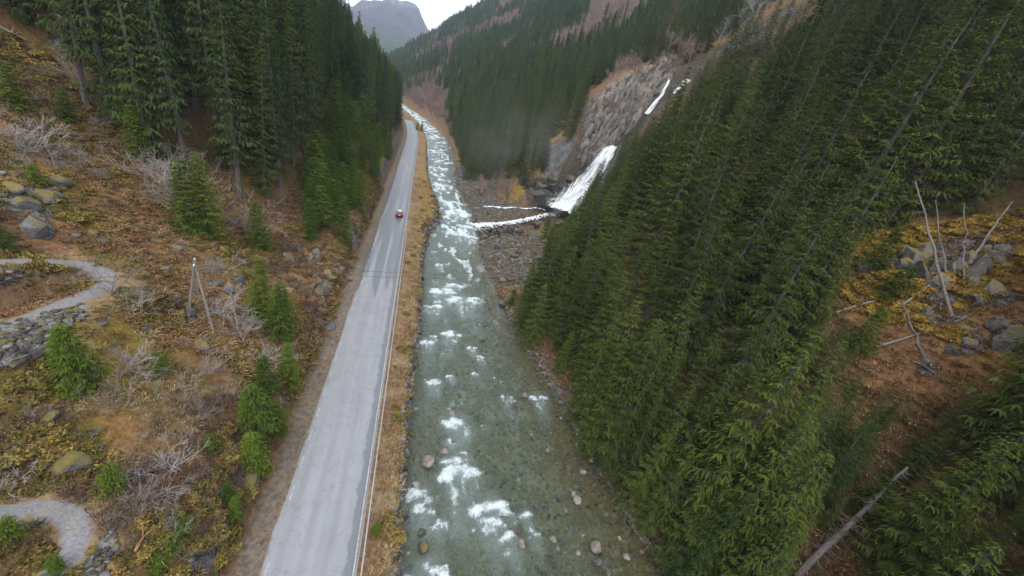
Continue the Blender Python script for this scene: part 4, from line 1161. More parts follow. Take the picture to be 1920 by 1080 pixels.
# dark rocks: road-side spit, mid bar, waterfall basin
for k in range(46):
    y = rgs.uniform(92, 134); u_ = float(np.interp(y, LS[:, 0], LS[:, 1])) + rgs.uniform(-2.4, .7); s = rgs.uniform(.35, 1.0)
    link('boulder', ROCKD[k % 5], None, (u_, y, max(WATER, float(Zg(u_, y)[0])) + .1 * s), rr(), s, label='dark angular boulder on the rock spit below the road verge', category='boulder', group='dark rocks on the road-side spit')
for k in range(44):
    a, b = rgs.uniform(892, 1020), 0
    b = rgs.uniform(396, 412) - (a - 955) * .02
    p = np.array(wp(a, b, -2.0 + .004 * (a - 892), 0)[:3]); s = rgs.uniform(.4, 1.15)
    link('boulder', ROCKD[k % 5], None, (p[0], p[1], p[2] + .05), rr(), s, label='dark wet boulder on the bar between the two stream channels', category='boulder', group='rocks on the stream bar')
for k in range(30):
    a = rgs.uniform(900, 1062); b = 436 - (a - 900) * .14 + rgs.uniform(-5, 7)
    p = np.array(wp(a, b, -2.2 + .006 * (a - 900), 0)[:3]); s = rgs.uniform(.45, 1.3)
    link('boulder', ROCKD[k % 5] if k % 3 else ROCKS[k % 5], None, (p[0], p[1], p[2]), rr(), s, label='dark boulder lining the foaming stream from the waterfall', category='boulder', group='rocks lining the stream')
for a, b, w in [(1010, 372, 40), (1030, 378, 34), (1000, 385, 30), (1022, 362, 36), (1050, 384, 20), (1045, 368, 22), (1015, 352, 34), (1040, 352, 26), (1062, 350, 24), (1000, 362, 26), (1072, 335, 22), (1040, 335, 26), (1018, 335, 24), (990, 375, 22)]:
    d = ray(a, b); p = CAM_POS + d * (np.interp(b, [330, 392], [146, 137]) / d[1]); s = w * .5 * mpp(p)
    link('boulder', ROCKD[rgs.integers(0, 5)], None, tuple(p + np.array([0, 1.2, -.2 * s])), rr(), (s, s, s * 1.15), label='big black wet rock at the foot of the lower waterfall', category='boulder', group='rocks of the waterfall basin')
for k in range(34):
    t = rgs.random(); a = 1055 - 165 * t + rgs.normal(0, 5); b = np.interp(a, [885, 912, 955, 1000, 1035, 1060], [427, 426, 420, 411, 404, 394]) + rgs.normal(0, 4.5)
    p = hitg(a, b); s = rgs.uniform(.3, .8)
    if p is not None: link('boulder', ROCKD[k % 5], None, (p[0], p[1], p[2] + .25), rr(), s, label='black wet boulder standing in the foam of the waterfall stream', category='boulder', group='boulders in the waterfall stream')
# scree delta: larger ones single, the rest a mass
sc_pts = []
for k in range(12500):
    y = rgs.uniform(60, 195); e = abs(rgs.normal(0, 13)) + rgs.uniform(-.6, 1.5)
    lim = np.interp(y, [60, 66, 76, 88, 98, 112, 132, 160, 195], [3, 6, 13, 23, 30, 36, 30, 15, 6])
    if e > lim or polydist(np.array([rgs.uniform(0, .01) + float(uR(np.array([y]))[0]) + e]), np.array([y]), GUL)[0][0] < 1.6: continue
    x = float(uR(np.array([y]))[0]) + e
    s = .10 + .30 * rgs.random() ** 3
    sc_pts.append((x, y, float(Zg(x, y)[0]) + .02, rgs.integers(0, 9), s * 1.25, rgs.uniform(0, 6.28)))
instancer('scree', sc_pts, STONE[:3] + STONED + STONED[:2], 'grey-brown scree of loose stones on the delta below the waterfall', 'scree')
for k in range(130):
    y = rgs.uniform(63, 128); lim = np.interp(y, [60, 66, 76, 88, 98, 112, 132], [3, 6, 13, 23, 30, 36, 30])
    x = float(uR(np.array([y]))[0]) + rgs.uniform(-.4, 1) + lim * rgs.random() ** 1.7 * .9; s = .35 + .95 * rgs.random() ** 2
    link('boulder', (ROCKD + ROCKD + ROCKS)[k % 15], None, (x, y, float(Zg(x, y)[0]) + .1 * s), rr(), s, label='grey boulder lying on the loose scree of the delta', category='boulder', group='boulders on the delta')
# river bed
bd = []
for k in range(9000):
    y = 8 + 75 * rgs.random() ** 1.5; l_, r_ = float(np.interp(y, LS[:, 0], LS[:, 1])), float(np.interp(y, RS[:, 0], RS[:, 1])); f = rgs.random()
    x = l_ + (r_ - l_) * f; s = .07 + .30 * rgs.random() ** 3.2
    bd.append((x, y, float(Zg(x, y)[0]) + .0, rgs.integers(0, 12), s, rgs.uniform(0, 6.28)))
instancer('river_stones', bd, STONEP[:2] + STONE[:3] + STONED[:2] + STONEB, 'rounded stones covering the shallow river bed', 'stones')
# right shore stones
rb = []
for k in range(1500):
    y = rgs.uniform(8, 64); x = float(uR(np.array([y]))[0]) + rgs.normal(.1, .5); s = .10 + .30 * rgs.random() ** 3
    rb.append((x, y, float(Zg(x, y)[0]) + .02, rgs.integers(0, 9), s, rgs.uniform(0, 6.28)))
instancer('shore_stones', rb, STONE + STONED, 'dark stones strewn along the wooded river shore', 'stones')

# stone revetment on the road side of the river
def stone_set(name, label, cat, pts, protos, stuff_pts=None):
    base = np.mean([p[0] for p in pts], axis=0)
    root = link(name, None, None, tuple(base), None, None, label=label, category=cat)
    for (p, s) in pts:
        link('stone', protos[rgs.integers(0, len(protos))], root, tuple(np.array(p) - base), rr(), (s * rgs.uniform(.8, 1.3), s * rgs.uniform(.8, 1.2), s * rgs.uniform(.7, 1.1)))
    return root
pts = []
for y in np.arange(13, 62, .42):
    l_ = float(uL(np.array([y]))[0])
    for lay in range(2):
        x = l_ - .15 - lay * .42 + rgs.uniform(-.12, .12); yy = y + rgs.uniform(-.2, .2)
        z = WATER + .1 + lay * rgs.uniform(.7, .95)
        pts.append(((x, yy, max(z, float(Zg(x, yy)[0]) + .05)), rgs.uniform(.22, .42)))
stone_set('stone_bank', 'rough stone revetment edging the river below the guardrail', 'revetment', pts, STONE + STONED)
pts = []
for y in np.arange(62, 215, .62):
    l_ = float(uL(np.array([y]))[0]); x = l_ - .25 + rgs.uniform(-.4, .4)
    pts.append(((float(cx(y)) + x, y, max(WATER + float(gz(y)) + .15, float(Zg(float(cx(y)) + x, y)[0]))), rgs.uniform(.28, .6)))
stone_set('stone_bank', 'dark boulder edging along the river upstream of the guardrail', 'revetment', pts, STONED + STONE)
# dry stone walls holding the hairpin tracks
def wall_from_px(poly, step, label, smin=.2, smax=.36):
    pts = []
    us = [p[0] for p in poly]; vs = [p[1] for p in poly]
    for v in np.arange(min(vs), max(vs), step * .72):
        for u_ in np.arange(min(us), max(us), step):
            a, b = u_ + rgs.uniform(-.4, .4) * step, v + rgs.uniform(-.3, .3) * step
            if not inpoly(np.array([a]), np.array([b]), poly)[0]: continue
            p = hitg(a, b)
            if p is not None: pts.append((tuple(p + np.array([0, 0, .06])), rgs.uniform(smin, smax)))
    return stone_set('dry_stone_wall', label, 'stone wall', pts[:300], STONE[:2] + STONED)
wall_from_px([(-60, 632), (0, 612), (60, 596), (120, 580), (158, 572), (165, 588), (140, 608), (105, 645), (75, 668), (30, 684), (-60, 700)], 9.0, 'large grey dry stone wall holding up the upper hairpin track', .2, .4)
wall_from_px([(-60, 508), (0, 504), (60, 501), (118, 503), (122, 514), (60, 520), (20, 532), (-60, 542)], 10, 'low dark dry stone wall inside the upper hairpin bend', .14, .28)
wall_from_px([(205, 985), (222, 990), (222, 1015), (205, 1060), (190, 1100), (140, 1100), (165, 1050), (190, 1010)], 11, 'dark dry stone wall below the lower hairpin bend', .16, .3)
wall_from_px([(0, 1000), (40, 980), (85, 975), (80, 988), (30, 1000), (-20, 1020)], 10, 'short dark stone edging inside the lower hairpin bend', .12, .24)
# boulders on the open slope
for a, b, w, lab, kd in [(85, 790, 46, 'grey boulder with a mossy flank beside the bare heather slope', ROCKS), (135, 872, 62, 'mossy topped boulder sunk in rust bracken above the lower hairpin', ROCKM), (177, 815, 18, 'upper stone of the dark cleft in the moss hummocks', ROCKD), (185, 840, 20, 'lower stone of the dark cleft in the moss hummocks', ROCKD), (214, 860, 20, 'small pale grey stone beside the moss hummocks', ROCKS),
                         (378, 652, 42, 'dark grey boulder just below the timber pole', ROCKS), (296, 722, 28, 'pale speckled boulder below a small round spruce', ROCKS), (337, 470, 34, 'grey boulder on the straw slope above the pole', ROCKS), (308, 505, 24, 'white lichened standing stone at the end of the upper hairpin', STONE), (66, 428, 52, 'dark boulder with moss cap above the upper hairpin', ROCKM), (20, 360, 46, 'grey block in the rock pile by the forest edge', ANG), (45, 385, 40, 'dark block low in the rock pile by the forest edge', ANG),
                         (92, 372, 44, 'big mossy boulder beside the rock pile', ROCKM), (110, 345, 40, 'yellow mossed boulder topping the rock pile', ROCKM), (190, 452, 20, 'pale stone at the end of the low rock ledge', STONE), (170, 440, 26, 'grey stone in the low rock ledge', ROCKS), (140, 442, 22, 'flat grey stone of the low rock ledge', ROCKS), (170, 625, 24, 'grey stone at the end of the large dry stone wall', ROCKS),
                         (470, 905, 40, 'dark rock jutting from the road cutting by young spruces', ANG), (615, 612, 30, 'pale flat slab fallen beside the road ditch', STONE), (600, 640, 22, 'mossy stone in the road cutting', ROCKM), (405, 965, 22, 'grey stone on the slope by the lower young spruce', ROCKS)]:
    put_boulder(a, b, w, kd, lab)
# rock outcrops: angular blocks breaking out of the slope
def outcrop(label, spots, kinds=None):
    kinds = kinds or ANG
    P = []
    for a, b, w in spots:
        p = hitg(a, b)
        if p is not None: P.append((p, w * .5 * mpp(p)))
    base = np.mean([p for p, s in P], axis=0)
    root = link('rock_outcrop', None, None, tuple(base), None, None, label=label, category='rock outcrop')
    for p, s in P:
        for q in range(3):
            o = rgs.normal(0, .45 * s, 3); o[2] *= .5
            link('rock', kinds[rgs.integers(0, len(kinds))], root, tuple(p + o - base + np.array([0, 0, -.35 * s])), rr(), (s * rgs.uniform(.5, .95), s * rgs.uniform(.5, .95), s * rgs.uniform(.8, 1.6)))
outcrop('dark craggy outcrop with moss ledges above the road ditch', [(545, 485, 30), (560, 497, 28), (575, 480, 26), (590, 515, 34), (602, 535, 34), (598, 555, 28), (615, 520, 26), (640, 505, 22), (650, 520, 20), (580, 540, 24)])
outcrop('broken grey rock rubble behind the foot of the pole', [(330, 560, 30), (350, 575, 26), (320, 590, 28), (340, 600, 26), (300, 600, 22), (365, 545, 24), (420, 540, 26), (450, 535, 22), (400, 530, 22)])
outcrop('grey rock rib beside the road cutting under the spruces', [(628, 310, 30), (640, 330, 26), (615, 300, 24), (655, 345, 22)])
outcrop('grey fractured crag with yellow moss high in the clearing', [(1700, 500, 50), (1725, 490, 46), (1755, 480, 52), (1780, 500, 48), (1690, 475, 36), (1740, 520, 40), (1770, 530, 34), (1640, 505, 36), (1610, 500, 26)])
outcrop('grey stepped crag at the far end of the clearing', [(1830, 480, 48), (1850, 500, 46), (1825, 510, 36), (1845, 540, 40), (1825, 560, 34), (1870, 470, 34)])
outcrop('pale slab of rock at the foot of the clearing', [(1810, 640, 46), (1795, 655, 32), (1830, 625, 30), (1750, 600, 30), (1740, 590, 24)])
outcrop('dark rock wall on the outer edge of the clearing', [(1900, 630, 50), (1915, 650, 44), (1890, 610, 34)])

CLIFF = [(1085, 300), (1098, 250), (1100, 175), (1150, 135), (1200, 112), (1255, 112), (1262, 135), (1245, 165), (1225, 190), (1180, 240), (1150, 270), (1120, 300)]
cl_pts = []
for k in range(1300):
    a, b = rgs.uniform(1080, 1265), rgs.uniform(108, 305)
    if len(cl_pts) >= 295 or not inpoly(np.array([a]), np.array([b]), CLIFF)[0]: continue
    p = hitg(a, b)
    if p is not None and p[1] < 190: cl_pts.append(p)
base = np.mean(cl_pts, axis=0)
cl = link('cliff', None, None, tuple(base), None, None, label='tall grey fractured cliff beside the waterfall gully', category='cliff')
for k, p in enumerate(cl_pts):
    s_ = rgs.uniform(.8, 2.2)
    link('rock', CLF[k % 5], cl, tuple(p - base + np.array([rgs.normal(0, .4), -.7, -.2])), (rgs.normal(-.12, .12), rgs.normal(.28, .10), rgs.normal(0, .5)), (s_ * rgs.uniform(.55, 1.0), s_ * rgs.uniform(.5, .8), s_ * rgs.uniform(1.6, 3.4)))

# ================================================================== YOUNG SPRUCES, SHRUBS, DEAD WOOD
def put_young(u_, v_, hpx, k, label, group=None, wide=1.0):
    p = hitg(u_, v_)
    if p is None: return
    H_ = hpx * mpp(p) / .84; t = YOUNG[k]; s = H_ / t[2]
    return place_tree('young_spruce', t, p[0], p[1], p[2] + .1, s, rgs.uniform(0, 6.28), label, 'young spruce', group, (rgs.normal(0, .03), rgs.normal(0, .03)), wide * rgs.uniform(1.0, 1.2))
for a, b, hp, k, lab in [(492, 606, 112, 2, 'tall young spruce on the slope between the pole and the road'), (530, 634, 100, 0, 'young spruce standing close against the tallest one by the road'), (540, 722, 82, 0, 'bright young spruce leaning over the road cutting'), (498, 738, 72, 1, 'dark young spruce behind the bright one on the cutting'), (478, 806, 95, 4, 'broad bushy young spruce above the cutting'), (524, 810, 62, 4, 'dark round young spruce on the lip of the cutting'), (482, 882, 84, 1, 'light green young spruce over the dark jutting rock'), (428, 940, 44, 1, 'small upright spruce low by the road'), (440, 972, 50, 4, 'low spreading young spruce low by the road'),
                          (150, 726, 122, 4, 'broad bright green young spruce under the dry stone wall'), (122, 690, 74, 1, 'darker young spruce tucked beside the broad bright one'), (306, 702, 42, 3, 'small round spruce above the speckled boulder'), (350, 436, 120, 0, 'dark young spruce behind the pale birch stem'), (392, 440, 128, 2, 'larger dark young spruce beside the pale birch'), (488, 468, 80, 0, 'young spruce below the tangle of bare branches'), (262, 298, 84, 0, 'young spruce at the forest edge above the bare thicket'), (128, 226, 50, 4, 'low wide spruce among cut branches by the forest'), (35, 205, 70, 4, 'spreading spruce among cut branches at the slope top'), (72, 345, 34, 3, 'tiny spruce on the mossy rock pile'), (15, 470, 40, 4, 'low spruce beside the upper hairpin straw'),
                          (578, 446, 66, 0, 'young spruce above the craggy outcrop'), (602, 384, 66, 1, 'young spruce on the rusty slope under the forest'), (645, 452, 74, 0, 'slim young spruce beside the road above the outcrop'), (672, 388, 60, 0, 'slim young spruce close to the road bend'), (395, 845, 34, 3, 'small green spruce seedling in the moss'), (215, 920, 60, 3, 'blurred round green bush above the lower hairpin'), (20, 1010, 50, 3, 'small spruce inside the lower hairpin bend'), (108, 1075, 44, 3, 'small spruce on the outer lip of the lower hairpin'), (1022, 452, 46, 0, 'young spruce alone at the scree edge'), (705, 1000, 26, 3, 'little green bush on the verge outside the guardrail'), (1030, 470, 40, 1, 'smaller young spruce at the scree edge'),
                          (790, 246, 16, 0, 'small dark spruce between road end and rapids'), (782, 243, 13, 0, 'smaller dark spruce between road end and rapids')]:
    put_young(a, b, hp, k, lab)
for k in range(84):      # saplings on the mossy slope between road and tall wood
    a = rgs.uniform(575, 735); lo = np.interp(a, [575, 610, 650, 700, 735], [330, 200, 195, 280, 262]); hi = np.interp(a, [575, 640, 700, 735], [450, 410, 345, 290])
    put_young(a, rgs.uniform(lo, hi), rgs.uniform(28, 74) * np.interp(a, [575, 735], [1, .6]), (kk := int(rgs.integers(0, 3))), (lb := ('full', 'small', 'slim')[kk] + ' spruce sapling on the rusty slope between road and tall wood ' + ('near the craggy outcrop' if a < 625 else ('level with the car' if a < 680 else 'towards the road bend'))), lb.replace('sapling', 'saplings'))
for k in range(24):
    y = rgs.uniform(12, 66); x = float(uR(np.array([y]))[0]) + rgs.uniform(.8, 4); t = YOUNG[int(rgs.integers(0, 3))]
    place_tree('young_spruce', t, x, y, float(Zg(x, y)[0]), rgs.uniform(.5, 1.1), rgs.uniform(0, 6.28), 'young spruce squeezed between the river shore and the tall spruces', 'young spruce', 'saplings along the wooded shore')
for k in range(26):
    a = rgs.uniform(1330, 1920); b = rgs.uniform(430, 1000)
    if inpoly(np.array([a]), np.array([b]), CLEARING)[0] and rgs.random() < .75: continue
    put_young(a, b, rgs.uniform(34, 80), int(rgs.integers(0, 5)), 'young spruce growing under the tall spruces near the mossy rock clearing', 'saplings round the clearing')
def put_shrub(u_, v_, hpx, mesh_, name, label, cat, group=None, tilt=0.0, az=0.0):
    p = hitg(u_, v_)
    if p is None: return
    zz = max(v.co.z for v in mesh_.vertices) if mesh_.name not in HCACHE else HCACHE[mesh_.name]; HCACHE[mesh_.name] = zz
    s = hpx * mpp(p) / .84 / zz
    return link(name, mesh_, None, tuple(p), (tilt * math.sin(az), tilt * math.cos(az), rgs.uniform(0, 6.28)), s, label=label, category=cat, group=group)
HCACHE = {}
for a, b, hp, k, lab in [(335, 330, 74, 0, 'pale grey bare bush with upswept twigs at the forest edge'), (300, 340, 60, 2, 'low grey bare thicket left of the upswept bush'), (375, 352, 62, 1, 'bare branching shrub at the foot of the dark forest'), (440, 425, 84, 1, 'pale tangle of bare branches beside the dark young spruces'), (470, 440, 60, 3, 'drooping bare brush under the young spruce'), (205, 545, 70, 1, 'thin dark bare shrub on the outer curve of the upper hairpin'), (240, 560, 66, 3, 'purple-grey bare shrub above the rubble'), (265, 590, 60, 0, 'bare twiggy shrub in front of the rubble'), (395, 520, 44, 2, 'fine reddish bare bush above the pole'), (225, 755, 74, 3, 'bare shrub beside the broad bright young spruce'), (240, 700, 70, 0, 'grey bare bush between the wall and the moss'), (372, 790, 64, 1, 'silvery dead bush with white twisted limbs'), (345, 745, 60, 3, 'thin bare shrub on the mossy slope'), (460, 640, 62, 0, 'bare stems beside the tall young spruce'), (300, 940, 70, 0, 'spread of fine bare twigs above the lower hairpin'), (265, 975, 90, 1, 'thin upright bare shrub beside the lower hairpin'), (320, 870, 60, 2, 'bare leaning brush on the moss'), (90, 300, 60, 2, 'purple-grey bare thicket on the upper slope'), (150, 310, 56, 0, 'bare thicket below the cut branches'), (40, 280, 56, 2, 'dense bare thicket at the top of the slope'), (180, 190, 70, 1, 'forked grey bare shrub against the dark forest'), (490, 690, 50, 2, 'bare shrub between young spruces on the cutting'), (390, 700, 44, 3, 'bare shrub below the dark pole boulder'), (40, 910, 50, 2, 'low bare brush beside rust bracken'), (420, 600, 50, 2, 'fine bare shrub right beside the pole foot'), (330, 1010, 50, 2, 'bare twigs over the felled spruce')]:
    put_shrub(a, b, hp, SHRUB[k], 'bare_shrub', lab, 'shrub')
for a, b, hp, k, lab in [(352, 418, 100, 0, 'pale birch stem in front of dark young spruces'), (160, 180, 80, 1, 'small bare birch at the forest edge'), (455, 640, 84, 1, 'slim bare birch behind the pole'), (1250, 108, 40, 2, 'bare birch on the cliff top'), (1400, 88, 80, 2, 'pale bare birch on the gully skyline'), (1370, 92, 70, 0, 'leaning bare birch on the gully skyline'), (1345, 95, 50, 1, 'small bare birch on the gully skyline')]:
    put_shrub(a, b, hp, BIRCH[k], 'bare_birch', lab, 'birch')
larch = spruce_mesh(470, 14, 2.6, .06, .55, M_LARCH, M_BARK, .9, 5, .45, .2, .8, 3)
p = hitg(1232, 116)
place_tree('dead_spruce', (*larch, 14), p[0], p[1], p[2], 112 * mpp(p) / 14 / .9, 0, 'rust brown dead spruce on the cliff top above the waterfall', 'dead spruce', None)

def at_depth(u_, v_, depth):
    d = ray(u_, v_); return CAM_POS + d * (depth / (d @ CAM_F))
M_SNAG = mat_bark('grey_snag', (.12, .10, .09), (.24, .21, .195))
def dead_trunk(base, top, rad, label, name='dead_tree', twigs=0, depth_shift=0, seed=0, mat=None):
    p = hitg(*base)
    q = at_depth(top[0], top[1], (p - CAM_POS) @ CAM_F + depth_shift)
    root = link(name, None, None, tuple(p), None, None, label=label, category='dead tree')
    n = 9; t = np.linspace(0, 1, n)[:, None]; rg = np.random.default_rng(seed)
    P = (q - p) * t + rg.normal(0, .10, (n, 3)) * np.sin(t * 3.14)
    P[0] -= (q - p) / np.linalg.norm(q - p) * .4
    mb = MB(); mb.tube(P, rad * (1 - .72 * t[:, 0]), 8); link('trunk', mb.mesh('trunk', mat or M_SNAG), root)
    if twigs:
        mb = MB(); L = np.linalg.norm(q - p)
        for _ in range(twigs):
            s = rg.uniform(.12, .98); c = np.array([np.interp(s, t[:, 0], P[:, j]) for j in range(3)]); d = rg.normal(0, 1, 3); d[2] = abs(d[2]) * .1 - .25; d /= np.linalg.norm(d)
            ln = rg.uniform(.3, 1.4) * (1.1 - s * .6)
            mb.tube(np.array([c, c + d * ln * .5, c + d * ln + np.array([0, 0, .08])]), [.034, .022, .010], 3, False)
        link('dead_branches', mb.mesh('dead_branches', mat or M_SNAG), root)
    return root
dead_trunk((1500, 1075), (1702, 876), .27, 'long pale dead spruce trunk bristling with bare side twigs', twigs=210, seed=1)
dead_trunk((1784, 590), (1716, 340), .17, 'tall leaning grey snag with bare crown in the mossy clearing', twigs=44, seed=2)
dead_trunk((1732, 670), (1690, 562), .16, 'short grey broken snag at the foot of the clearing', twigs=6, seed=3)
dead_trunk((1806, 530), (1808, 380), .10, 'thin straight dead pole in the mossy clearing', twigs=8, seed=4)
dead_trunk((1775, 520), (1754, 375), .11, 'thin grey snag behind the tall leaning one', twigs=12, seed=5)
dead_trunk((1806, 510), (1898, 378), .16, 'grey dead trunk leaning uphill across the crag', twigs=10, seed=6)
dead_trunk((1145, 492), (1190, 372), .12, 'bare straight trunk at the gap in the spruces by the scree', twigs=20, seed=7, mat=M_BARK)
dead_trunk((1158, 480), (1206, 380), .11, 'second bare trunk at the gap in the spruces by the scree', twigs=20, seed=8, mat=M_BARK)
dead_trunk((1130, 490), (1168, 400), .10, 'third thinner bare trunk at the gap in the spruces', twigs=14, seed=9, mat=M_BARK)
def log(a, b, rad, label, seed=0, mat=None):
    p, q = hitg(*a), hitg(*b)
    rg = np.random.default_rng(seed); t = np.linspace(0, 1, 7)[:, None]
    P = p + (q - p) * t; P[:, 2] = np.maximum(P[:, 2], Zg(P[:, 0], P[:, 1])) + rad * .8 + .22
    for _ in range(2): P[1:-1] = (P[:-2] + P[1:-1] + P[2:]) / 3
    mb = MB(); c = P.mean(0); mb.tube(P - c, rad * (1 - .5 * t[:, 0]), 7)
    for _ in range(5):
        s = rg.uniform(.3, 1); o = np.array([np.interp(s, t[:, 0], P[:, j]) for j in range(3)]) - c; d = rg.normal(0, 1, 3); d[2] = abs(d[2]); d /= np.linalg.norm(d)
        mb.tube(np.array([o, o + d * rg.uniform(.3, .9)]), [rad * .35, rad * .12], 3, False)
    link('fallen_log', mb.mesh('fallen_log', mat or M_DEAD), None, tuple(c), label=label, category='log')
log((1640, 655), (1755, 620), .12, 'pale fallen log lying across the foot of the clearing', 1)
log((1708, 682), (1750, 705), .08, 'short pale log on the red litter below the clearing', 2)
log((1690, 575), (1745, 535), .12, 'grey log leaning among the crag blocks', 3)
log((1565, 590), (1665, 560), .10, 'slim fallen trunk at the spruce edge of the clearing', 4)
log((265, 935), (262, 880), .07, 'white birch limb lying below the bare brush', 5)
log((395, 702), (450, 662), .06, 'pale crooked branch on the mossy slope below the pole', 6)
log((200, 60), (262, 105), .10, 'fallen trunk inside the forest edge', 7)
log((0, 55), (50, 80), .12, 'dark fallen log at the top of the slope', 8)
log((255, 1040), (272, 1010), .09, 'freshly cut orange-brown log by the felled spruce', 9, mat_bark('cut_log', (.30, .15, .07), (.42, .24, .12)))
log((1180, 488), (1140, 470), .08, 'thin fallen trunk in the gap of the spruces', 10)
log((500, 690), (560, 640), .05, 'thin bare branch by the road cutting', 11)
log((610, 610), (585, 598), .12, 'split pale log beside the road ditch', 12)
p = hitg(345, 985); t = YOUNG[2]
place_tree('felled_spruce', t, p[0], p[1], p[2] + .5, .62, 0, 'felled green spruce lying on the slope beside its cut log', 'felled spruce', None, (1.45, .3), 1.0)
print('plants', round(time.time() - T0, 1))

# ================================================================== GROUND COVER (uncountable)
def tuft(seed, n, h, spread, lean, w, cols):
    rg = np.random.default_rng(seed); V = []; C = []
    for _ in range(n):
        a = rg.uniform(0, 6.28); r_ = spread * rg.random() ** .5; o = np.array([math.cos(a) * r_, math.sin(a) * r_, -.05])
        d = np.array([math.cos(a + rg.normal(0, .8)), math.sin(a + rg.normal(0, .8)), 0]) * lean * rg.uniform(.3, 1.2); hh = h * rg.uniform(.5, 1.15)
        s = np.array([-d[1], d[0], 0]); s = s / (np.linalg.norm(s) + 1e-9) * w
        m_ = o + d * .45 + np.array([0, 0, hh * .75]); e = o + d * 1.2 + np.array([0, 0, hh * rg.uniform(.5, 1.0)])
        V += [o - s, o + s, m_ + s * .8, m_ - s * .8, e]; c = np.array(cols[rg.integers(0, len(cols))]) * rg.uniform(.7, 1.25); C += [c] * 5
    n5 = np.arange(n) * 5
    return mesh('tuft', np.array(V), [np.stack([n5, n5 + 1, n5 + 2, n5 + 3], 1), np.stack([n5 + 3, n5 + 2, n5 + 4], 1)], False, {'col': np.array(C)}, [M_TUFT])
def mat_tuft():
    m, nt, out = newmat('dry_plants'); N = NT(nt)
    oi = N.n('ShaderNodeObjectInfo')
    c = N.mix(1, N.attr('col'), N.mix(oi.outputs['Random'], (.6, .62, .65), (1.35, 1.3, 1.2)), 'MULTIPLY')
    d = N.n('ShaderNodeBsdfDiffuse'); N.l(c, d.inputs[0]); N.l(d.outputs[0], out.inputs['Surface']); return m
M_TUFT = mat_tuft()
STRAW = [(.33, .25, .14), (.27, .19, .10), (.38, .30, .18)]; RUST = [(.235, .11, .05), (.26, .14, .075), (.165, .08, .045), (.265, .16, .105)]
OLIVE = [(.17, .15, .045), (.14, .13, .04), (.22, .18, .05)]; HEATH = [(.15, .09, .075), (.19, .12, .10), (.12, .085, .06)]
GR = [tuft(700, 26, .42, .30, .30, .018, STRAW), tuft(701, 22, .32, .34, .36, .02, STRAW + OLIVE)]
BR = [tuft(710, 30, .34, .42, .42, .035, RUST), tuft(711, 26, .26, .46, .40, .04, RUST + STRAW)]
OL = [tuft(720, 34, .22, .40, .26, .03, OLIVE), tuft(721, 30, .28, .36, .24, .028, OLIVE + RUST)]
HE = [tuft(730, 44, .42, .42, .22, .012, HEATH), tuft(731, 40, .5, .38, .28, .012, HEATH)]
def hummock(seed, n, rad, hgt, cols):
    rg = np.random.default_rng(seed); V = []; C = []
    for _ in range(n):
        a = rg.uniform(0, 6.28); r_ = rg.random() ** .5; zz = hgt * (1 - r_ * r_) * rg.uniform(.85, 1.1)
        o = np.array([math.cos(a) * r_ * rad, math.sin(a) * r_ * rad * .85, zz - .08]); nrm = np.array([math.cos(a) * r_ * .9, math.sin(a) * r_ * .9, .8]) + rg.normal(0, .45, 3)
        nrm /= np.linalg.norm(nrm); t = np.cross(nrm, rg.normal(0, 1, 3)); t /= np.linalg.norm(t); b_ = np.cross(nrm, t); q = rg.uniform(.06, .13)
        V += [o - t * q, o + t * q, o + nrm * q * 1.1 + b_ * q * 1.2]; c = np.array(cols[rg.integers(0, len(cols))]) * rg.uniform(.7, 1.3); C += [c] * 3
    return mesh('hummock', np.array(V), np.arange(n * 3).reshape(-1, 3), False, {'col': np.array(C)}, [M_TUFT])
YMOSS = [(.18, .145, .045), (.145, .13, .04), (.225, .17, .05), (.16, .11, .045)]
CU = [hummock(740 + k, 330, .75, .34, YMOSS if k < 2 else YMOSS + OLIVE + RUST[:2]) for k in range(4)]
WALLS = [[(-60, 632), (0, 612), (60, 596), (120, 580), (158, 572), (165, 588), (140, 608), (105, 645), (75, 668), (30, 684), (-60, 700)], [(-60, 508), (0, 504), (118, 503), (122, 514), (60, 520), (20, 532), (-60, 542)], [(205, 985), (222, 990), (222, 1015), (205, 1060), (190, 1100), (140, 1100), (165, 1050), (190, 1010)]]
def slope_pts(n, seed):
    """points on the open left slope, the verge and the right clearing"""
    rg = np.random.default_rng(seed)
    x = rg.uniform(-50, -9.6, n); y = rg.uniform(10, 125, n) ; z = Zg(x, y)
    a, b, d = pix(np.c_[x, y, z])
    ok = (a > -60) & (a < 740) & (b < 1130) & (b > 60) & (b > np.interp(a, le[:, 0], le[:, 1]) - 12)
    for W_ in WALLS: ok &= ~inpoly(a, b, W_)
    for Q in TRK: ok &= polydist(x, y, Q[::3])[0] > TRACK_HW - .05
    return x[ok], y[ok], z[ok], rg
def clear_pts(n, seed):
    rg = np.random.default_rng(seed); x = rg.uniform(26, 75, n); y = rg.uniform(5, 60, n); z = Zg(x, y); a, b, d = pix(np.c_[x, y, z])
    ok = inpoly(a, b, [(1380, 560), (1575, 480), (1610, 440), (1960, 390), (1960, 1100), (1500, 1100)]) & (d > 5)
    m_ = n // 12; yb = rg.uniform(8, 72, m_); xb = uR(yb) + rg.uniform(.5, 4.5, m_)
    return np.r_[x[ok], xb], np.r_[y[ok], yb], np.r_[z[ok], Zg(xb, yb)], rg
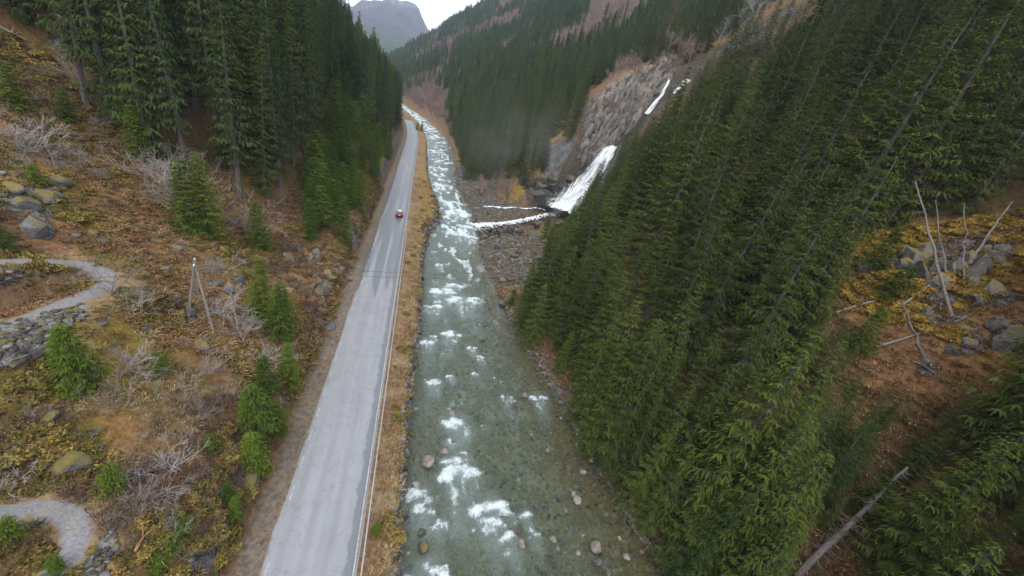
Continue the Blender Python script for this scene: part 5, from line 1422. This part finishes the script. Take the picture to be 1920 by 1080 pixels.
def scatter(name, kinds, n, seed, noise_seed, lo, hi, smin, smax, label, cat, verge=0, clear=0, nscale=5):
    x, y, z, rg = slope_pts(n, seed)
    w = fbm(x, y, nscale, 3, noise_seed)
    if name == 'bracken':
        pa, pb_, _ = pix(np.c_[x, y, z]); w = np.where(inpoly(pa, pb_, [(-60, 520), (120, 512), (170, 530), (130, 560), (40, 585), (-60, 610)]), .6, w)
    k = rg.random(len(x)) < sstep(lo, hi, w)
    P = [np.c_[x[k], y[k], z[k]]]
    if verge:
        yy = rg.uniform(12, 150, verge); ll = np.interp(yy, LS[:, 0], LS[:, 1]); xx = -.1 + (ll - .3) * rg.random(verge) ** .7; P.append(np.c_[xx, yy, Zg(xx, yy)])
    if clear:
        a, b, c, _ = clear_pts(clear, seed + 1); P.append(np.c_[a, b, c])
    P = np.concatenate(P); m_ = len(P)
    pts = np.c_[P[:, 0], P[:, 1], P[:, 2] - .02, rg.integers(0, len(kinds), m_), rg.uniform(smin, smax, m_), rg.uniform(0, 6.28, m_)]
    return instancer(name, pts, kinds, label, cat)
scatter('dry_grass', GR, 16000, 801, 52, .50, .66, .6, 1.25, 'straw coloured dry grass on the open slope and road verge', 'grass', verge=900, nscale=3)
scatter('bracken', BR, 26000, 802, 811, .46, .56, .6, 1.3, 'rust brown dead bracken on the open slope and clearing', 'bracken', verge=260, clear=8000, nscale=9)
scatter('low_heath', OL, 26000, 803, 812, .47, .56, .6, 1.3, 'olive moss and low heath on the open slope', 'heath', verge=120, clear=3200)
scatter('heather', HE, 26000, 804, 813, .47, .58, .6, 1.4, 'purple brown leafless heather on the open slope', 'heather', nscale=9)
scatter('moss', CU, 12000, 805, 814, .48, .58, .4, 1.3, 'yellow olive moss cushions on the slope and clearing', 'moss', verge=40)
YM2 = [hummock(748 + k, 330, .8, .36, [(.28, .195, .04), (.24, .17, .04), (.31, .21, .05), (.22, .135, .045)]) for k in range(3)]
a, b, c, rg = clear_pts(9000, 807); pa, pb_, _ = pix(np.c_[a, b, c]); k = inpoly(pa, pb_, [(1575, 470), (1610, 440), (1960, 390), (1960, 620), (1800, 640), (1660, 600), (1590, 560)]) & (fbm(a, b, 3, 3, 816) > .46)
a, b, c = a[k], b[k], c[k]; m_ = len(a)
instancer('clearing_moss', np.c_[a, b, c, rg.integers(0, 3, m_), rg.uniform(.5, 1.3, m_), rg.uniform(0, 6.28, m_)], YM2, 'bright yellow moss draping the rocks of the clearing', 'moss')
x, y, z, rg = slope_pts(5200, 806); w = fbm(x, y, 6, 3, 815); k = rg.random(len(x)) < .10 + .9 * sstep(.52, .62, w)
x, y, z = x[k], y[k], z[k]; m_ = len(x)
instancer('slope_stones', np.c_[x, y, z, rg.integers(0, 9, m_), .07 + .30 * rg.random(m_) ** 3, rg.uniform(0, 6.28, m_)], STONE + STONED, 'dark grey stones scattered over the open slope', 'stones')
# cut branches on the upper slope
rg = np.random.default_rng(31); pts = []
for k in range(150):
    a, b = rg.uniform(-20, 300), rg.uniform(130, 340)
    if b < np.interp(a, le[:, 0], le[:, 1]) or b > np.interp(a, [0, 300], [330, 350]): continue
    p = hitg(a, b)
    if p is not None: pts.append((p[0], p[1], p[2], rg.integers(0, 4), rg.uniform(.28, .6), rg.uniform(0, 6.28)))
for k in range(170):
    a, b = rg.uniform(0, 520), rg.uniform(380, 1060); p = hitg(a, b)
    if p is not None and min(polydist(np.array([p[0]]), np.array([p[1]]), Q[::3])[0][0] for Q in TRK) > 1.8: pts.append((p[0], p[1], p[2], rg.integers(0, 4), rg.uniform(.2, .42), rg.uniform(0, 6.28)))
instancer('brushwood', pts, SHRUB, 'grey cut branches and bare twigs littering the open slope', 'brushwood')
print('cover', round(time.time() - T0, 1))

# ================================================================== GUARDRAIL, POLE, WIRES, CAR
M_STEEL = mat_plain('galvanised_steel', (.5, .51, .52), .42, .5, .55)
M_STEELD = mat_plain('steel_posts', (.33, .33, .34), .55, .5, .4)
gr_ = link('guardrail', None, None, (-.72, 6, 0), None, None, label='grey steel guardrail along the river side of the road', category='guardrail')
y = 4.0
sec = np.array([(.0, .46), (.075, .50), (.075, .55), (.02, .60), (.02, .63), (.075, .68), (.075, .73), (.0, .77), (-.012, .77), (.062, .73), (.062, .68), (.008, .63), (.008, .60), (.062, .55), (.062, .50), (-.012, .46)])
while y < 88:
    V = np.concatenate([np.c_[-sec[:, 0], np.full(16, yy), sec[:, 1]] for yy in (y, y + 3.99)])
    q = np.arange(16); F = np.stack([q, (q + 1) % 16, (q + 1) % 16 + 16, q + 16], 1)
    link('rail', mesh('rail', V - np.array([0, 6, 0]), F, False, None, [M_STEEL]), gr_)
    mb = MB(); mb.box((.07, y + 2 - 6, .28), (.10, .06, .98)); link('post', mb.mesh('post', M_STEELD), gr_)
    y += 4.0
M_POLE = mat_bark('weathered_pole', (.10, .082, .072), (.205, .175, .16))
M_INS = mat_plain('porcelain', (.75, .74, .72), .25, .6)
M_WIRE = mat_plain('dark_wire', (.03, .03, .032), .5, .4)
pb = hitg(401, 626); pdpt = (pb - CAM_POS) @ CAM_F
pt = at_depth(364, 490, pdpt + .2)
pb2 = hitg(353, 602)
pole = link('utility_pole', None, None, tuple(pb), None, None, label='weathered timber A-frame utility pole on the mossy slope', category='utility pole')
for foot, r_ in ((pb, .15), (pb2, .13)):
    mb = MB(); d = (pt - foot) / np.linalg.norm(pt - foot); mb.tube(np.array([foot - d * .5, (foot + pt) / 2, pt + d * .15]) - pb, [r_, r_ * .9, r_ * .78], 9); link('leg', mb.mesh('leg', M_POLE), pole)
wdir = np.array([.93, .36, 0.0]); cdir = np.array([-.36, .93, 0])
mb = MB(); mb.tube(np.array([pt - cdir * .85, pt + cdir * .85]) - pb + np.array([0, 0, -.25]), .06, 6); link('crossarm', mb.mesh('crossarm', M_POLE), pole)
mb = MB(); mid1 = pb + (pt - pb) * .45; mid2 = pb2 + (pt - pb2) * .45; mb.tube(np.array([mid1, mid2]) - pb, .055, 6); link('brace', mb.mesh('brace', M_POLE), pole)
INS = []
for k in (-.75, .75):
    c = pt + cdir * k - pb + np.array([0, 0, -.19]); mb = MB()
    mb.tube(np.array([c, c + (0, 0, .06), c + (0, 0, .10), c + (0, 0, .16), c + (0, 0, .22)]), [.05, .085, .05, .075, .03], 8); link('insulator', mb.mesh('insulator', M_INS), pole); INS.append(pb + c + np.array([0, 0, .16]))
# its partner stands among the spruces across the river
d = ray(1035, 612); far_top = CAM_POS + d * (27.0 / d[0])
fb = np.array([far_top[0], far_top[1], float(Zg(far_top[0], far_top[1])[0])])
far_top = np.array([fb[0], fb[1], max(far_top[2], fb[2] + 6)])
p2 = link('utility_pole', None, None, tuple(fb), None, None, label='timber utility pole hidden among the spruces across the river', category='utility pole')
mb = MB(); mb.tube(np.array([(0, 0, -.5), (0, 0, far_top[2] - fb[2] + .2)]), [.15, .11], 9); link('leg', mb.mesh('leg', M_POLE), p2)
mb = MB(); mb.tube(np.array([-cdir * .85, cdir * .85]) + np.array([0, 0, far_top[2] - fb[2]]), .06, 6); link('crossarm', mb.mesh('crossarm', M_POLE), p2)
for k, a in zip((-.75, .75), INS):
    b = far_top + cdir * k; t = np.linspace(0, 1, 26)[:, None]; P = a + (b - a) * t; P[:, 2] -= 1.1 * 4 * (t[:, 0] * (1 - t[:, 0]))
    mb = MB(); mb.tube(P - a, .017, 4, False); link('power_line', mb.mesh('power_line', M_WIRE), None, tuple(a), label='thin dark power line sagging across the road, %s of the pair' % ('lower' if k < 0 else 'upper'), category='wire')

def mat_carpaint():
    m, nt, out = newmat('red_car_paint'); N = NT(nt)
    n = N.noise(N.pos(obj=True), 3, 3); c = N.mix(n, (.16, .008, .014), (.24, .014, .02))
    p = N.bsdf(out, c, .28, .5); p.inputs['Coat Weight'].default_value = .8; p.inputs['Coat Roughness'].default_value = .06; return m
M_RED = mat_carpaint(); M_GLASS = mat_plain('car_glass', (.02, .024, .028), .05, .9); M_BLACK = mat_plain('black_plastic', (.02, .02, .02), .6, .4)
M_TYRE = mat_plain('tyre_rubber', (.018, .018, .018), .85, .2); M_RIM = mat_plain('alloy_rim', (.45, .45, .46), .35, .5, .8); M_LAMP = mat_plain('red_lamp', (.35, .01, .01), .15, .7); M_PLATE = mat_plain('white_plate', (.78, .78, .76), .4, .4); M_ROOF = mat_plain('roof_sky_sheen', (.55, .57, .60), .22, .6, .3)
def loft(secs, mat, name, smooth=True):
    """sections: list of (y, [(x,z)...]) closed rings of equal length"""
    V = []; n = len(secs[0][1])
    for yy, ring in secs: V += [(x, yy, z) for x, z in ring]
    q = np.arange(n); F = [np.stack([i * n + q, i * n + (q + 1) % n, (i + 1) * n + (q + 1) % n, (i + 1) * n + q], 1) for i in range(len(secs) - 1)]
    F = [np.concatenate(F)] + [np.array([list(range(n))[::-1]]), np.array([[(len(secs) - 1) * n + k for k in range(n)]])]
    return mesh(name, np.array(V), F, False, None, [mat])
def ring(w, z0, z1, b=.12):
    return [(-w + b, z0), (w - b, z0), (w, z0 + b), (w, z1 - b), (w - b * .8, z1), (-w + b * .8, z1), (-w, z1 - b), (-w, z0 + b)]
cpx = at = np.array(wp(747, 409, .06, 0)[:3])
car = link('car', None, None, (cpx[0] + .1, cpx[1] + 2.2, float(gz(cpx[1])) + .075), (0, 0, .02), None, label='small red hatchback driving away along the road', category='car')
link('body', loft([(-2.02, ring(.74, .38, .86)), (-1.9, ring(.85, .27, .97)), (-1.2, ring(.89, .22, 1.0)), (0, ring(.90, .20, .98)), (1.2, ring(.89, .22, .92)), (1.85, ring(.82, .26, .78)), (2.05, ring(.68, .34, .66))], M_RED, 'body'), car)
cab = [(-1.88, ring(.74, .90, 1.02, .05)), (-1.5, ring(.72, .90, 1.40, .14)), (-1.1, ring(.70, .90, 1.47, .15)), (.1, ring(.70, .90, 1.47, .15)), (.55, ring(.72, .90, 1.30, .13)), (1.15, ring(.74, .86, .94, .03))]
cabo = link('cabin', loft(cab, M_RED, 'cabin'), car)
def quad(name, P, mat, par, th=.012):
    P = np.array(P, float); nrm = np.cross(P[1] - P[0], P[3] - P[0]); nrm /= np.linalg.norm(nrm)
    V = np.concatenate([P + nrm * th, P - nrm * .02]); F = [(0, 1, 2, 3), (7, 6, 5, 4), (0, 4, 5, 1), (1, 5, 6, 2), (2, 6, 7, 3), (3, 7, 4, 0)]
    return link(name, mesh(name, V, np.array(F), False, None, [mat]), par)
quad('rear_window', [(-.62, -1.86, 1.03), (.62, -1.86, 1.03), (.55, -1.53, 1.36), (-.55, -1.53, 1.36)], M_GLASS, cabo)
quad('windscreen', [(.63, 1.08, .97), (-.63, 1.08, .97), (-.56, .58, 1.30), (.56, .58, 1.30)], M_GLASS, cabo)
for s in (-1, 1):
    P = [(s * .735, -1.3, 1.02), (s * .735, .45, 1.02), (s * .715, .25, 1.32), (s * .715, -1.15, 1.34)]
    quad('side_window', P if s > 0 else P[::-1], M_GLASS, cabo, .02)
    mb = MB(); mb.box((s * .57, -.5, 1.485), (.05, 1.7, .05)); link('roof_rail', mb.mesh('roof_rail', M_BLACK), cabo)
    mb = MB(); mb.box((s * .68, -1.98, .80), (.22, .12, .18)); link('tail_lamp', mb.mesh('tail_lamp', M_LAMP), car)
    mb = MB(); mb.box((s * .60, 1.96, .64), (.26, .16, .12)); link('headlight', mb.mesh('headlight', M_PLATE), car)
    mb = MB(); mb.box((s * .98, .62, 1.0), (.18, .12, .13), taper=(.8, .8)); link('mirror', mb.mesh('mirror', M_RED), car)
    for yy in (-1.25, 1.25):
        mb = MB(); an = np.linspace(0, 6.283, 17)
        mb.tube(np.array([(s * .70, yy, .31), (s * .72, yy, .31), (s * .88, yy, .31), (s * .91, yy, .31)]), [.27, .31, .31, .27], 16); w_ = link('wheel', mb.mesh('wheel', M_TYRE), car)
        mb = MB(); mb.tube(np.array([(s * .90, yy, .31), (s * .925, yy, .31)]), [.2, .17], 10); link('rim', mb.mesh('rim', M_RIM), w_)
mb = MB(); mb.box((0, -.5, 1.478), (1.06, 1.1, .03)); link('sky_sheen_roof', mb.mesh('sky_sheen_roof', M_ROOF), cabo)  # pale colour stands for the sky mirrored in the car roof
mb = MB(); mb.box((0, -2.0, .36), (1.36, .12, .24)); link('bumper', mb.mesh('bumper', M_BLACK), car)
mb = MB(); mb.box((0, -2.045, .66), (.5, .03, .12)); link('number_plate', mb.mesh('number_plate', M_PLATE), car)

# ================================================================== HAZE
def mat_haze():
    m, nt, out = newmat('haze'); N = NT(nt)
    v = N.n('ShaderNodeVolumePrincipled'); v.inputs['Color'].default_value = (.66, .84, 1.0, 1); v.inputs['Density'].default_value = 1.3e-4
    v.inputs['Anisotropy'].default_value = .1
    nt.links.new(v.outputs[0], out.inputs['Volume']); return m
def mat_mist(name, dens):
    m, nt, out = newmat(name); N = NT(nt); v = N.n('ShaderNodeVolumePrincipled'); v.inputs['Color'].default_value = (.95, .97, 1, 1)
    ln = N.n('ShaderNodeVectorMath', operation='LENGTH'); tc = N.n('ShaderNodeTexCoord'); N.l(tc.outputs['Object'], ln.inputs[0])
    f = N.math('POWER', N.rng(ln.outputs['Value'], 1, .05), 2.0)
    n = N.rng(N.noise(tc.outputs['Object'], 2.2, 3, .6), .38, .68)
    N.l(N.math('MULTIPLY', N.math('MULTIPLY', f, n), dens), v.inputs['Density'])
    N.l(v.outputs[0], out.inputs['Volume']); return m
VV, FF = ico(3)
for c_, sc__, dn, lab in (((56, 137.5, 3), (13, 7, 8), .16, 'white spray rising at the foot of the lower waterfall'), ((40, 160, 18), (40, 30, 26), .011, 'thin drifting mist in front of the spruces beside the falls')):
    link('mist', mesh('mist', VV, FF, True, None, [mat_mist('mist', dn)]), None, c_, None, sc__, kind='stuff', label=lab, category='mist')
HAZE = True
if HAZE:
    mb = MB(); mb.box((0, 1950, 540), (3900, 4400, 1160)); link('haze', mb.mesh('haze', mat_haze()), kind='stuff', label='thin bluish valley haze', category='haze')
print('done', len(SC.objects), round(time.time() - T0, 1))
